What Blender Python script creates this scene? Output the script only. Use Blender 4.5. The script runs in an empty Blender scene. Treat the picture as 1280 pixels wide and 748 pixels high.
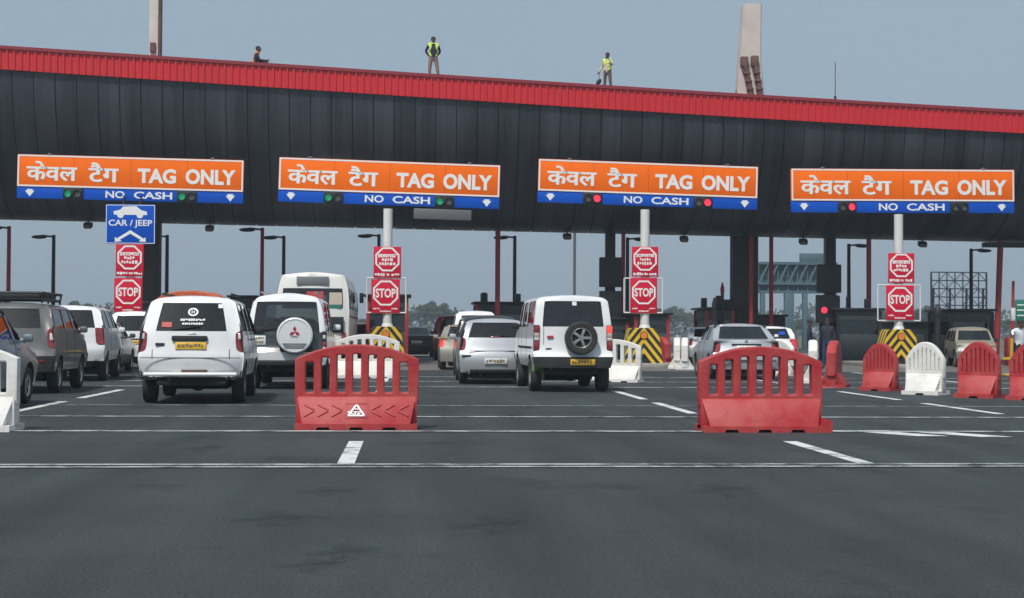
import bpy, bmesh, math, random
from mathutils import Vector, Matrix
from mathutils.bvhtree import BVHTree

random.seed(11)
SC = bpy.context.scene
C = SC.collection
R = math.radians
PI = math.pi

# ------------------------------------------------------------------ camera
F_PX = 1900.0                       # focal length in pixels of a 1280 wide picture
YAW, PITCH, ROLL, CAM_H = R(3.914), R(1.236), R(0.30), 1.22
cd = bpy.data.cameras.new('camera')
cam = bpy.data.objects.new('camera', cd)
C.objects.link(cam)
cd.sensor_width = 36.0
cd.sensor_fit = 'HORIZONTAL'
cd.lens = F_PX / 1280.0 * 36.0
cd.clip_start, cd.clip_end = 0.2, 6000
CAM_M = (Matrix.Translation((0, 0, CAM_H)) @ Matrix.Rotation(-YAW, 4, 'Z')
         @ Matrix.Rotation(PI / 2 + PITCH, 4, 'X') @ Matrix.Rotation(ROLL, 4, 'Z'))
cam.matrix_world = CAM_M
SC.camera = cam

# ------------------------------------------------------------------ light
SUN_EL, SUN_AZ = R(56), R(208)      # azimuth clockwise from +Y: behind the camera, a little left
SUN_STRENGTH, SKY_STRENGTH, EXPOSURE = 3.7, 0.098, 0.0
w = bpy.data.worlds.new('World')
SC.world = w
w.use_nodes = True
nt = w.node_tree
bg = nt.nodes['Background']
sky = nt.nodes.new('ShaderNodeTexSky')
sky.sky_type = 'NISHITA'
sky.sun_disc = False
sky.sun_elevation = SUN_EL
sky.sun_rotation = SUN_AZ
sky.air_density = 1.0
sky.dust_density = 3.0
sky.ozone_density = 1.0
cl = nt.nodes.new('ShaderNodeTexNoise')          # thin veil of high cloud
cl.inputs['Scale'].default_value = 1.1
cl.inputs['Detail'].default_value = 4
rp = nt.nodes.new('ShaderNodeMapRange')
rp.inputs['From Min'].default_value = .25
rp.inputs['From Max'].default_value = .75
rp.inputs['To Min'].default_value = .66
rp.inputs['To Max'].default_value = .92
mx = nt.nodes.new('ShaderNodeMix')
mx.data_type = 'RGBA'
mx.inputs[7].default_value = (3.6, 4.7, 5.7, 1)
tc = nt.nodes.new('ShaderNodeTexCoord')
nt.links.new(tc.outputs['Generated'], cl.inputs['Vector'])
nt.links.new(cl.outputs['Fac'], rp.inputs['Value'])
nt.links.new(rp.outputs['Result'], mx.inputs[0])
nt.links.new(sky.outputs[0], mx.inputs[6])
nt.links.new(mx.outputs[2], bg.inputs['Color'])
bg.inputs['Strength'].default_value = SKY_STRENGTH
sd = bpy.data.lights.new('sun', 'SUN')
sd.energy = SUN_STRENGTH
sd.angle = R(5)
sd.color = (1.0, .965, .91)
sun = bpy.data.objects.new('sun', sd)
C.objects.link(sun)
to_sun = Vector((math.sin(SUN_AZ) * math.cos(SUN_EL), math.cos(SUN_AZ) * math.cos(SUN_EL), math.sin(SUN_EL)))
sun.rotation_euler = to_sun.to_track_quat('Z', 'Y').to_euler()
sun.location = (-20, -30, 40)
SC.view_settings.view_transform = 'Standard'
SC.view_settings.look = 'None'
SC.view_settings.exposure = EXPOSURE
SC.view_settings.gamma = 1.0
SC.view_settings.use_curve_mapping = False
SC.cycles.use_denoising = True
SC.cycles.max_bounces = 6
SC.cycles.transparent_max_bounces = 12
SC.cycles.volume_bounces = 0

# ------------------------------------------------------------------ measuring: a picture point to a world point
def ray(px, py):
    d = Vector(((px - 640) / F_PX, (374 - py) / F_PX, -1))
    return (CAM_M.to_3x3() @ d)
def P(px, py, Y):                   # the point on the plane y = Y
    d = ray(px, py)
    return Vector((0, 0, CAM_H)) + d * (Y / d.y)
def G(px, py):                      # the point on the ground
    d = ray(px, py)
    return Vector((0, 0, CAM_H)) + d * (-CAM_H / d.z)
def S_at(Y):                        # pixels per metre at distance Y
    return F_PX / Y

# ------------------------------------------------------------------ materials
MATS = {}
def mat(name, col, rough=.5, metal=0.0, coat=0.0, var=0.0, scale=3.0, bump=0.0, bscale=40.0, emit=None, estr=0.0, spec=.5, var2=None, dark=.6):
    if name in MATS:
        return MATS[name]
    m = bpy.data.materials.new(name)
    m.use_nodes = True
    t = m.node_tree
    b = t.nodes['Principled BSDF']
    b.inputs['Base Color'].default_value = (*col, 1)
    b.inputs['Roughness'].default_value = rough
    b.inputs['Metallic'].default_value = metal
    b.inputs['Coat Weight'].default_value = coat
    b.inputs['Coat Roughness'].default_value = .08
    b.inputs['Specular IOR Level'].default_value = spec
    co = t.nodes.new('ShaderNodeTexCoord')
    if var > 0:
        n = t.nodes.new('ShaderNodeTexNoise')
        n.inputs['Scale'].default_value = scale
        n.inputs['Detail'].default_value = 7
        n.inputs['Roughness'].default_value = .65
        t.links.new(co.outputs['Object'], n.inputs['Vector'])
        r = t.nodes.new('ShaderNodeValToRGB')
        c2 = var2 if var2 else tuple(c * dark for c in col)
        r.color_ramp.elements[0].position = .30
        r.color_ramp.elements[1].position = .66
        r.color_ramp.elements[0].color = (*[a * (1 - var) + bb * var for a, bb in zip(col, c2)], 1)
        r.color_ramp.elements[1].color = (*col, 1)
        t.links.new(n.outputs['Fac'], r.inputs['Fac'])
        t.links.new(r.outputs['Color'], b.inputs['Base Color'])
        mr = t.nodes.new('ShaderNodeMapRange')
        mr.inputs['To Min'].default_value = min(1, rough + .14)
        mr.inputs['To Max'].default_value = rough
        t.links.new(n.outputs['Fac'], mr.inputs['Value'])
        t.links.new(mr.outputs['Result'], b.inputs['Roughness'])
    if bump > 0:
        n2 = t.nodes.new('ShaderNodeTexNoise')
        n2.inputs['Scale'].default_value = bscale
        n2.inputs['Detail'].default_value = 4
        t.links.new(co.outputs['Object'], n2.inputs['Vector'])
        bp = t.nodes.new('ShaderNodeBump')
        bp.inputs['Strength'].default_value = bump
        bp.inputs['Distance'].default_value = .02
        t.links.new(n2.outputs['Fac'], bp.inputs['Height'])
        t.links.new(bp.outputs['Normal'], b.inputs['Normal'])
    if emit:
        b.inputs['Emission Color'].default_value = (*emit, 1)
        b.inputs['Emission Strength'].default_value = estr
    MATS[name] = m
    return m

def glass_mat(name, tint, rough=.03):
    m = bpy.data.materials.new(name)
    m.use_nodes = True
    t = m.node_tree
    t.nodes.remove(t.nodes['Principled BSDF'])
    out = t.nodes['Material Output']
    tr = t.nodes.new('ShaderNodeBsdfTransparent')
    tr.inputs['Color'].default_value = (*tint, 1)
    gl = t.nodes.new('ShaderNodeBsdfGlossy')
    gl.inputs['Roughness'].default_value = rough
    fr = t.nodes.new('ShaderNodeFresnel')
    fr.inputs['IOR'].default_value = 1.9
    mxs = t.nodes.new('ShaderNodeMixShader')
    t.links.new(fr.outputs[0], mxs.inputs[0])
    t.links.new(tr.outputs[0], mxs.inputs[1])
    t.links.new(gl.outputs[0], mxs.inputs[2])
    t.links.new(mxs.outputs[0], out.inputs['Surface'])
    MATS[name] = m
    return m

def asphalt_mat():
    m = bpy.data.materials.new('asphalt')
    m.use_nodes = True
    t = m.node_tree
    b = t.nodes['Principled BSDF']
    co = t.nodes.new('ShaderNodeTexCoord')
    def noise(scale, detail, stretch=None):
        n = t.nodes.new('ShaderNodeTexNoise')
        n.inputs['Scale'].default_value = scale
        n.inputs['Detail'].default_value = detail
        n.inputs['Roughness'].default_value = .62
        if stretch:
            mp = t.nodes.new('ShaderNodeMapping')
            mp.inputs['Scale'].default_value = stretch
            t.links.new(co.outputs['Object'], mp.inputs['Vector'])
            t.links.new(mp.outputs[0], n.inputs['Vector'])
        else:
            t.links.new(co.outputs['Object'], n.inputs['Vector'])
        return n
    def mrange(src, a, bb, lo, hi):
        r = t.nodes.new('ShaderNodeMapRange')
        r.inputs['From Min'].default_value = a
        r.inputs['From Max'].default_value = bb
        r.inputs['To Min'].default_value = lo
        r.inputs['To Max'].default_value = hi
        t.links.new(src, r.inputs['Value'])
        return r.outputs[0]
    def mul(a, bb):
        q = t.nodes.new('ShaderNodeMath')
        q.operation = 'MULTIPLY'
        t.links.new(a, q.inputs[0])
        t.links.new(bb, q.inputs[1])
        return q.outputs[0]
    sx = t.nodes.new('ShaderNodeSeparateXYZ')
    t.links.new(co.outputs['Object'], sx.inputs[0])
    la = t.nodes.new('ShaderNodeMath'); la.operation = 'MULTIPLY_ADD'
    la.inputs[1].default_value = 1 / 4.86
    la.inputs[2].default_value = 5.8 / 4.86 + 10
    t.links.new(sx.outputs[0], la.inputs[0])
    lf = t.nodes.new('ShaderNodeMath'); lf.operation = 'FRACT'
    t.links.new(la.outputs[0], lf.inputs[0])
    lr = t.nodes.new('ShaderNodeValToRGB')
    els = lr.color_ramp.elements
    els[0].position, els[0].color = 0.0, (1, 1, 1, 1)
    els[1].position, els[1].color = 1.0, (1, 1, 1, 1)
    for ps, vv in ((.20, 1.0), (.31, .84), (.42, 1.0), (.5, .93), (.58, 1.0), (.69, .84), (.80, 1.0)):
        e_ = els.new(ps); e_.color = (vv, vv, vv, 1)
    t.links.new(lf.outputs[0], lr.inputs[0])
    tracks = lr.outputs[0]
    big = mrange(noise(.22, 5).outputs['Fac'], .3, .7, .78, 1.22)
    streak = mrange(noise(1.0, 5, (1.5, .16, 1)).outputs['Fac'], .3, .7, .78, 1.2)
    grit = mrange(noise(48, 3).outputs['Fac'], .32, .68, .58, 1.46)
    oil = mrange(noise(.85, 4, (.75, .55, 1)).outputs['Fac'], .57, .68, 1.0, .66)
    v = t.nodes.new('ShaderNodeTexVoronoi')
    v.inputs['Scale'].default_value = 70
    t.links.new(co.outputs['Object'], v.inputs['Vector'])
    chips = mrange(v.outputs['Distance'], .05, .2, 1.5, 1.0)
    f = mul(mul(mul(mul(big, streak), mul(grit, oil)), chips), tracks)
    cmix = t.nodes.new('ShaderNodeMix')
    cmix.data_type = 'RGBA'
    cmix.inputs[6].default_value = (0, 0, 0, 1)
    cmix.inputs[7].default_value = (.037 * 2, .046 * 2, .049 * 2, 1)
    half = t.nodes.new('ShaderNodeMath')
    half.operation = 'MULTIPLY'
    half.inputs[1].default_value = .5
    t.links.new(f, half.inputs[0])
    t.links.new(half.outputs[0], cmix.inputs[0])
    t.links.new(cmix.outputs[2], b.inputs['Base Color'])
    b.inputs['Roughness'].default_value = .82
    b.inputs['Specular IOR Level'].default_value = .3
    bp = t.nodes.new('ShaderNodeBump')
    bp.inputs['Strength'].default_value = .35
    bp.inputs['Distance'].default_value = .01
    t.links.new(grit, bp.inputs['Height'])
    t.links.new(bp.outputs['Normal'], b.inputs['Normal'])
    MATS['asphalt'] = m
    return m

def worn_paint_mat(name, col, thresh=.42):
    """road paint worn through to the asphalt in patches"""
    m = bpy.data.materials.new(name)
    m.use_nodes = True
    t = m.node_tree
    b = t.nodes['Principled BSDF']
    co = t.nodes.new('ShaderNodeTexCoord')
    n = t.nodes.new('ShaderNodeTexNoise')
    n.inputs['Scale'].default_value = 2.2
    n.inputs['Detail'].default_value = 9
    n.inputs['Roughness'].default_value = .72
    t.links.new(co.outputs['Object'], n.inputs['Vector'])
    r = t.nodes.new('ShaderNodeValToRGB')
    r.color_ramp.elements[0].position = thresh - .06
    r.color_ramp.elements[0].color = (.075, .085, .092, 1)
    r.color_ramp.elements[1].position = thresh + .08
    r.color_ramp.elements[1].color = (*col, 1)
    t.links.new(n.outputs['Fac'], r.inputs['Fac'])
    t.links.new(r.outputs['Color'], b.inputs['Base Color'])
    b.inputs['Roughness'].default_value = .75
    MATS[name] = m
    return m

def chevron_mat():
    m = bpy.data.materials.new('chevron_paint')
    m.use_nodes = True
    t = m.node_tree
    b = t.nodes['Principled BSDF']
    co = t.nodes.new('ShaderNodeTexCoord')
    sp = t.nodes.new('ShaderNodeSeparateXYZ')
    t.links.new(co.outputs['Object'], sp.inputs[0])
    ab = t.nodes.new('ShaderNodeMath'); ab.operation = 'ABSOLUTE'
    t.links.new(sp.outputs[0], ab.inputs[0])
    k = t.nodes.new('ShaderNodeMath'); k.operation = 'MULTIPLY_ADD'
    k.inputs[1].default_value = 1.25
    t.links.new(ab.outputs[0], k.inputs[0])
    ky = t.nodes.new('ShaderNodeMath'); ky.operation = 'MULTIPLY_ADD'
    ky.inputs[1].default_value = 1.25
    t.links.new(sp.outputs[1], ky.inputs[0])
    t.links.new(sp.outputs[2], ky.inputs[2])
    t.links.new(ky.outputs[0], k.inputs[2])
    d = t.nodes.new('ShaderNodeMath'); d.operation = 'DIVIDE'
    d.inputs[1].default_value = .36
    t.links.new(k.outputs[0], d.inputs[0])
    fr = t.nodes.new('ShaderNodeMath'); fr.operation = 'FRACT'
    t.links.new(d.outputs[0], fr.inputs[0])
    g = t.nodes.new('ShaderNodeMath'); g.operation = 'GREATER_THAN'
    g.inputs[1].default_value = .5
    t.links.new(fr.outputs[0], g.inputs[0])
    mx = t.nodes.new('ShaderNodeMix'); mx.data_type = 'RGBA'
    mx.inputs[6].default_value = (.015, .015, .017, 1)
    mx.inputs[7].default_value = (.72, .46, .02, 1)
    t.links.new(g.outputs[0], mx.inputs[0])
    t.links.new(mx.outputs[2], b.inputs['Base Color'])
    b.inputs['Roughness'].default_value = .55
    MATS['chevron_paint'] = m
    return m

WHITE = mat('white_car_paint', (.82, .83, .84), .28, coat=.6, var=.55, scale=1.6, dark=.80)
CREAM = mat('cream_bus_paint', (.80, .79, .74), .35, coat=.3, var=.5, scale=1.0, dark=.82)
SILVER = mat('silver_car_paint', (.50, .52, .55), .30, metal=.4, coat=.6, var=.3, scale=1.5, dark=.8)
GREYP = mat('grey_car_paint', (.165, .16, .155), .32, metal=.4, coat=.6, var=.3, scale=1.5, dark=.8)
BLUEG = mat('bluegrey_car_paint', (.19, .235, .275), .30, metal=.4, coat=.7, var=.3, scale=1.5, dark=.8)
DARKP = mat('dark_car_paint', (.035, .037, .042), .28, metal=.2, coat=.7)
GOLD = mat('gold_car_paint', (.40, .37, .31), .32, metal=.4, coat=.6)
TANP = mat('tan_car_paint', (.27, .25, .20), .4, coat=.4)
REDP = mat('red_car_paint', (.38, .03, .035), .35, coat=.5)
LINING = mat('dark_lining', (.018, .018, .02), .8)
PLASTIC = mat('dark_plastic', (.03, .032, .035), .6, var=.5, scale=6, var2=(.06, .058, .055))
RUBBER = mat('tyre_rubber', (.022, .022, .022), .85, var=.6, scale=5, var2=(.055, .05, .045))
ALLOY = mat('alloy', (.45, .45, .45), .35, metal=.8)
DKGREEN = mat('dark_two_tone_paint', (.028, .040, .044), .25, coat=.7)
GLASS = glass_mat('car_glass', (.58, .65, .66))
GLASSD = glass_mat('dark_glass', (.16, .20, .21))
BOOTHGLASS = glass_mat('booth_glass', (.30, .40, .42))
TAIL = mat('tail_lens', (.20, .008, .014), .15, coat=.8, var=.8, scale=9, var2=(.34, .05, .05))
TAILLIT = mat('lit_tail_lens', (.5, .02, .02), .15, coat=.8, emit=(1, .06, .03), estr=1.6)
CLEAR = mat('clear_lens', (.62, .60, .58), .15, coat=.8)
AMBER = mat('amber_lens', (.7, .22, .02), .2, coat=.7)
YPLATE = mat('yellow_plate', (.78, .46, .03), .45)
WPLATE = mat('white_plate', (.74, .75, .74), .4)
INK = mat('plate_ink', (.20, .15, .06), .6)
SEATM = mat('seat_cloth', (.10, .10, .105), .9)
WDECAL = mat('white_decal', (.78, .78, .78), .5)
RDECAL = mat('red_decal', (.5, .05, .05), .5)
def scuffed_mat(name, col, faded, scuff):
    """moulded plastic with sun fading and dark scrape marks"""
    m = mat(name, col, .5, var=.85, scale=3.4, var2=faded, bump=.15, bscale=22)
    t = m.node_tree
    b = t.nodes['Principled BSDF']
    src = b.inputs['Base Color'].links[0].from_socket
    co = [n for n in t.nodes if n.type == 'TEX_COORD'][0]
    oi = t.nodes.new('ShaderNodeObjectInfo')
    ad = t.nodes.new('ShaderNodeVectorMath'); ad.operation = 'ADD'
    t.links.new(co.outputs['Object'], ad.inputs[0])
    t.links.new(oi.outputs['Location'], ad.inputs[1])
    cur = src
    for vec, sc_, lo, hi in (((.6, 1, 5), 3.0, .60, .68), ((3, 2, .8), 4.5, .64, .70)):
        mp = t.nodes.new('ShaderNodeMapping'); mp.inputs['Scale'].default_value = vec
        mp.inputs['Rotation'].default_value = (0, .35, 0)
        n = t.nodes.new('ShaderNodeTexNoise'); n.inputs['Scale'].default_value = sc_; n.inputs['Detail'].default_value = 8
        n.inputs['Roughness'].default_value = .7
        t.links.new(ad.outputs[0], mp.inputs['Vector']); t.links.new(mp.outputs[0], n.inputs['Vector'])
        r = t.nodes.new('ShaderNodeMapRange')
        r.inputs['From Min'].default_value = lo; r.inputs['From Max'].default_value = hi
        r.inputs['To Max'].default_value = .62
        t.links.new(n.outputs['Fac'], r.inputs['Value'])
        x = t.nodes.new('ShaderNodeMix'); x.data_type = 'RGBA'
        x.inputs[7].default_value = (*scuff, 1)
        t.links.new(r.outputs[0], x.inputs[0]); t.links.new(cur, x.inputs[6])
        cur = x.outputs[2]
    t.links.new(cur, b.inputs['Base Color'])
    return m
BRED = scuffed_mat('barrier_red_plastic', (.38, .014, .022), (.44, .085, .075), (.16, .05, .05))
BWHITE = scuffed_mat('barrier_white_plastic', (.80, .79, .76), (.60, .57, .52), (.30, .28, .25))
CHEV = chevron_mat()
ASPH = asphalt_mat()
CONC = mat('plaza_concrete', (.15, .142, .132), .9, var=.8, scale=.35, dark=.6, bump=.2, bscale=30)
KERB = mat('kerb_concrete', (.36, .35, .33), .85, var=.7, scale=2, dark=.6, bump=.2)
SOIL = mat('dry_ground', (.12, .115, .075), .95, var=.9, scale=.06, var2=(.055, .075, .035))
MARK = worn_paint_mat('worn_white_marking', (.62, .63, .62), .40)
RUMBLE = worn_paint_mat('worn_thin_marking', (.40, .41, .41), .47)
def hull_mat():
    """dark cladding, rain streaked down each panel"""
    m = mat('canopy_dark_panel', (.024, .03, .038), .36, metal=.2)
    t = m.node_tree
    b = t.nodes['Principled BSDF']
    co = t.nodes.new('ShaderNodeTexCoord')
    fac = None
    for sc_, vec in ((1.0, (1.15, .05, .05)), (1.0, (6.5, .3, .22))):
        mp = t.nodes.new('ShaderNodeMapping')
        mp.inputs['Scale'].default_value = vec
        n = t.nodes.new('ShaderNodeTexNoise')
        n.inputs['Scale'].default_value = sc_
        n.inputs['Detail'].default_value = 4
        t.links.new(co.outputs['Object'], mp.inputs['Vector'])
        t.links.new(mp.outputs[0], n.inputs['Vector'])
        if fac is None: fac = n.outputs['Fac']
        else:
            a = t.nodes.new('ShaderNodeMath'); a.operation = 'MULTIPLY_ADD'
            a.inputs[1].default_value = .45
            t.links.new(n.outputs['Fac'], a.inputs[0])
            t.links.new(fac, a.inputs[2])
            fac = a.outputs[0]
    r = t.nodes.new('ShaderNodeValToRGB')
    r.color_ramp.elements[0].position, r.color_ramp.elements[1].position = .55, .92
    r.color_ramp.elements[0].color = (.021, .027, .035, 1)
    r.color_ramp.elements[1].color = (.060, .072, .086, 1)
    t.links.new(fac, r.inputs['Fac'])
    t.links.new(r.outputs['Color'], b.inputs['Base Color'])
    return m
HULL = hull_mat()
HULLGAP = mat('canopy_gap', (.006, .006, .008), .9)
CRED = mat('canopy_red_sheet', (.64, .020, .028), .42, var=.45, scale=.6, dark=.72)
CRED2 = mat('canopy_red_cap', (.26, .018, .028), .5)
STEELD = mat('dark_steel', (.025, .028, .032), .5, metal=.3)
REDPOLE = mat('red_pole_paint', (.36, .03, .035), .5, var=.5, scale=1.5, dark=.6)
WPOLE = mat('white_pole_paint', (.72, .72, .70), .45, var=.5, scale=1.2, dark=.72)
ORANGE = mat('orange_sign_sheet', (.97, .165, .003), .5, var=.5, scale=.8, dark=.78, spec=.15)
SBLUE = mat('blue_sign_sheet', (.0, .082, .50), .5, var=.3, scale=.5, dark=.85, spec=.15)
SRED = mat('red_sign_sheet', (.60, .008, .040), .5, var=.3, scale=.8, dark=.85, spec=.2)
SWHITE = mat('white_sign_sheet', (.82, .82, .80), .45)
LEDRED = mat('lit_red_lamp', (.6, .02, .03), .3, emit=(1, .03, .07), estr=1.5)
LEDGREEN = mat('lit_green_lamp', (.02, .35, .14), .3, emit=(.01, .45, .2), estr=.3)
LAMPOFF = mat('unlit_lamp', (.12, .11, .10), .3)
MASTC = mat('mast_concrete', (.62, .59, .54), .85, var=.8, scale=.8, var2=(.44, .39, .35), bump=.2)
MASTD = mat('shaded_column', (.062, .056, .052), .8, var=.8, scale=.7, dark=.5)  # lower mast concrete, the shade under the canopy painted into its colour
RUST = mat('rusty_steel', (.16, .09, .075), .9, var=.8, scale=3, dark=.5)
BOOTHM = mat('booth_cladding', (.045, .06, .065), .55, var=.5, scale=1.5, dark=.6)
TEAL = mat('gantry_teal', (.07, .13, .155), .6)
GREENS = mat('green_sign_sheet', (.01, .16, .11), .5)
GREYB = mat('grey_fixture', (.14, .15, .16), .5)
ORTARP = mat('orange_tarpaulin', (.58, .12, .04), .7, var=.6, scale=2.5, dark=.6)
BARK = mat('bark', (.10, .08, .06), .95)
LEAF = mat('leaf', (.055, .08, .04), .8, var=.9, scale=.9, var2=(.025, .042, .022))
SKIN = mat('skin', (.17, .085, .052), .55)
HAIR = mat('black_hair', (.012, .011, .011), .6)
NAVY = mat('dark_navy_cloth', (.018, .022, .035), .9)
BLUECL = mat('blue_cloth', (.015, .045, .14), .9)
KHAKI = mat('khaki_cloth', (.24, .17, .13), .9)
BROWNT = mat('dark_brown_cloth', (.11, .08, .07), .9)
VESTY = mat('hi_vis_yellow_cloth', (.55, .72, .12), .8)
VESTO = mat('hi_vis_orange_cloth', (.85, .25, .04), .8)
PALECL = mat('pale_cloth', (.55, .52, .42), .9)
WHITECL = mat('white_cloth', (.74, .77, .80), .9, var=.5, scale=5, dark=.8)
SHOE = mat('shoe_leather', (.02, .018, .016), .6)

# ------------------------------------------------------------------ object helpers
def tag(o, label=None, cat=None, group=None, kind=None):
    if label: o['label'] = label
    if cat: o['category'] = cat
    if group: o['group'] = group
    if kind: o['kind'] = kind
    return o
def thing(name, label, cat, loc=(0, 0, 0), rz=0.0, group=None):
    o = bpy.data.objects.new(name, None)
    C.objects.link(o)
    o.empty_display_size = .3
    o.location = loc
    o.rotation_euler = (0, 0, rz)
    return tag(o, label, cat, group)
def link_mesh(name, me, mats, parent=None, sharp=35):
    if mats is not None:
        ids = [p.material_index for p in me.polygons]
        me.materials.clear()
        ml = mats if isinstance(mats, (list, tuple)) else [mats]
        for m in ml:
            me.materials.append(m)
        if len(ml) > 1: me.polygons.foreach_set('material_index', ids)
    if sharp is not None:
        for p in me.polygons: p.use_smooth = True
        me.set_sharp_from_angle(angle=R(sharp))
    o = bpy.data.objects.new(name, me)
    C.objects.link(o)
    if parent: o.parent = parent
    return o
def copy_tree(o, parent=None):
    c = o.copy()
    C.objects.link(c)
    if parent: c.parent = parent
    for ch in list(o.children):
        copy_tree(ch, c)
    return c
def evaluated(ob):
    dg = bpy.context.evaluated_depsgraph_get()
    dg.update()
    return bpy.data.meshes.new_from_object(ob.evaluated_get(dg), preserve_all_data_layers=True, depsgraph=dg)
def temp_obj(me):
    o = bpy.data.objects.new('temporary', me)
    C.objects.link(o)
    return o
def drop(o):
    d = o.data
    bpy.data.objects.remove(o)
    if d and d.users == 0:
        (bpy.data.meshes if isinstance(d, bpy.types.Mesh) else bpy.data.curves).remove(d)

class MB:
    def __init__(self):
        self.bm = bmesh.new()
    def _fin(self, verts, mi, M=None):
        fs = set()
        for v in verts:
            for f in v.link_faces: fs.add(f)
        for f in fs: f.material_index = mi
        if M is not None:
            bmesh.ops.transform(self.bm, matrix=M, verts=list(verts))
    def box(self, c, s, bev=0.0, M=None, mi=0, seg=2):
        r = bmesh.ops.create_cube(self.bm, size=1)
        vs = r['verts']
        for v in vs:
            v.co = Vector((v.co.x * s[0], v.co.y * s[1], v.co.z * s[2]))
        if bev > 0:
            es = set(e for v in vs for e in v.link_edges)
            rr = bmesh.ops.bevel(self.bm, geom=list(es), offset=min(bev, min(s) * .45), segments=seg, affect='EDGES', profile=.5)
            vs = rr['verts']
        T = Matrix.Translation(c)
        self._fin(vs, mi, T @ M if M is not None else T)
        return self
    def cyl(self, a, b, r, r2=None, n=14, mi=0, caps=True):
        a, b = Vector(a), Vector(b)
        d = b - a
        rr = bmesh.ops.create_cone(self.bm, cap_ends=caps, segments=n, radius1=r, radius2=r if r2 is None else r2, depth=d.length)
        M = Matrix.Translation((a + b) / 2) @ d.to_track_quat('Z', 'Y').to_matrix().to_4x4()
        self._fin(rr['verts'], mi, M)
        return self
    def ball(self, c, s, mi=0, n=14, M=None):
        rr = bmesh.ops.create_uvsphere(self.bm, u_segments=n, v_segments=max(6, n // 2 + 1), radius=1)
        T = Matrix.Translation(c)
        if M is not None: T = T @ M
        self._fin(rr['verts'], mi, T @ Matrix.Diagonal((*s, 1)))
        return self
    def poly(self, pts, mi=0):
        f = self.bm.faces.new([self.bm.verts.new(p) for p in pts])
        f.material_index = mi
        return f
    def prism(self, pts, axis, d, mi=0, bev=0.0):
        """closed prism of a planar polygon pushed by vector d"""
        d = Vector(d)
        f = self.bm.faces.new([self.bm.verts.new(Vector(p)) for p in pts])
        r = bmesh.ops.extrude_face_region(self.bm, geom=[f])
        vs = [g for g in r['geom'] if isinstance(g, bmesh.types.BMVert)]
        bmesh.ops.translate(self.bm, vec=d, verts=vs)
        allv = set(vs) | set(f.verts)
        fs = set(ff for v in allv for ff in v.link_faces)
        bmesh.ops.recalc_face_normals(self.bm, faces=list(fs))
        if bev > 0:
            es = set(e for v in allv for e in v.link_edges)
            rr = bmesh.ops.bevel(self.bm, geom=list(es), offset=bev, segments=2, affect='EDGES', profile=.5)
            allv = set(rr['verts'])
        self._fin(allv, mi)
        return self
    def lathe(self, prof, n=28, M=None, mi=0):
        """revolve (radius, height) pairs about z"""
        rows = []
        for (r, h) in prof:
            rows.append([self.bm.verts.new((r * math.cos(2 * PI * q / n), r * math.sin(2 * PI * q / n), h)) for q in range(n)])
        for a, b in zip(rows, rows[1:]):
            for q in range(n):
                f = self.bm.faces.new((a[q], a[(q + 1) % n], b[(q + 1) % n], b[q]))
        self._fin([v for r_ in rows for v in r_], mi, M)
        return self
    def add_mesh(self, me, M=None, mi=None):
        k = len(self.bm.verts)
        kf = len(self.bm.faces)
        self.bm.from_mesh(me)
        self.bm.verts.ensure_lookup_table()
        self.bm.faces.ensure_lookup_table()
        if M is not None:
            bmesh.ops.transform(self.bm, matrix=M, verts=self.bm.verts[k:])
        if mi is not None:
            for f in self.bm.faces[kf:]: f.material_index = mi
        return self
    def mesh(self, name):
        me = bpy.data.meshes.new(name)
        bmesh.ops.recalc_face_normals(self.bm, faces=self.bm.faces[:])
        self.bm.to_mesh(me)
        self.bm.free()
        return me
    def build(self, name, mats, parent=None, sharp=35):
        return link_mesh(name, self.mesh(name), mats, parent, sharp)

def rotx(a): return Matrix.Rotation(a, 4, 'X')
def roty(a): return Matrix.Rotation(a, 4, 'Y')
def rotz(a): return Matrix.Rotation(a, 4, 'Z')

def curve_mesh(outer, holes, ext, bev=0.0):
    """flat outline (x, y) with holes, given thickness"""
    cu = bpy.data.curves.new('outline', 'CURVE')
    cu.dimensions = '2D'
    cu.fill_mode = 'BOTH'
    cu.extrude = ext
    cu.bevel_depth = bev
    cu.bevel_resolution = 1 if bev < .03 else 4
    for pts in [outer] + holes:
        s = cu.splines.new('POLY')
        s.points.add(len(pts) - 1)
        for q, p in zip(s.points, pts): q.co = (p[0], p[1], 0, 1)
        s.use_cyclic_u = True
    o = bpy.data.objects.new('temporary', cu)
    C.objects.link(o)
    me = evaluated(o)
    drop(o)
    return me

def text_mesh(s, x0, x1, z0, z1, ext=.006, fat=0.0):
    """lettering stretched to a box in the x z plane facing -y"""
    cu = bpy.data.curves.new('lettering', 'FONT')
    cu.body = s
    cu.size = 1
    cu.extrude = 0.0
    cu.offset = fat
    cu.resolution_u = 3
    o = bpy.data.objects.new('temporary', cu)
    C.objects.link(o)
    me = evaluated(o)
    drop(o)
    xs = [v.co.x for v in me.vertices]
    ys = [v.co.y for v in me.vertices]
    ax, bx, ay, by = min(xs), max(xs), min(ys), max(ys)
    for v in me.vertices:
        v.co = Vector((x0 + (v.co.x - ax) / (bx - ax) * (x1 - x0), 0, z0 + (v.co.y - ay) / (by - ay) * (z1 - z0)))
    bm = bmesh.new()
    bm.from_mesh(me)
    bmesh.ops.remove_doubles(bm, verts=bm.verts, dist=1e-5)
    r = bmesh.ops.extrude_face_region(bm, geom=bm.faces[:])
    bmesh.ops.translate(bm, vec=(0, -ext, 0), verts=[g for g in r['geom'] if isinstance(g, bmesh.types.BMVert)])
    bmesh.ops.recalc_face_normals(bm, faces=bm.faces[:])
    for f in bm.faces: f.smooth = False
    bm.to_mesh(me)
    bm.free()
    return me

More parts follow.
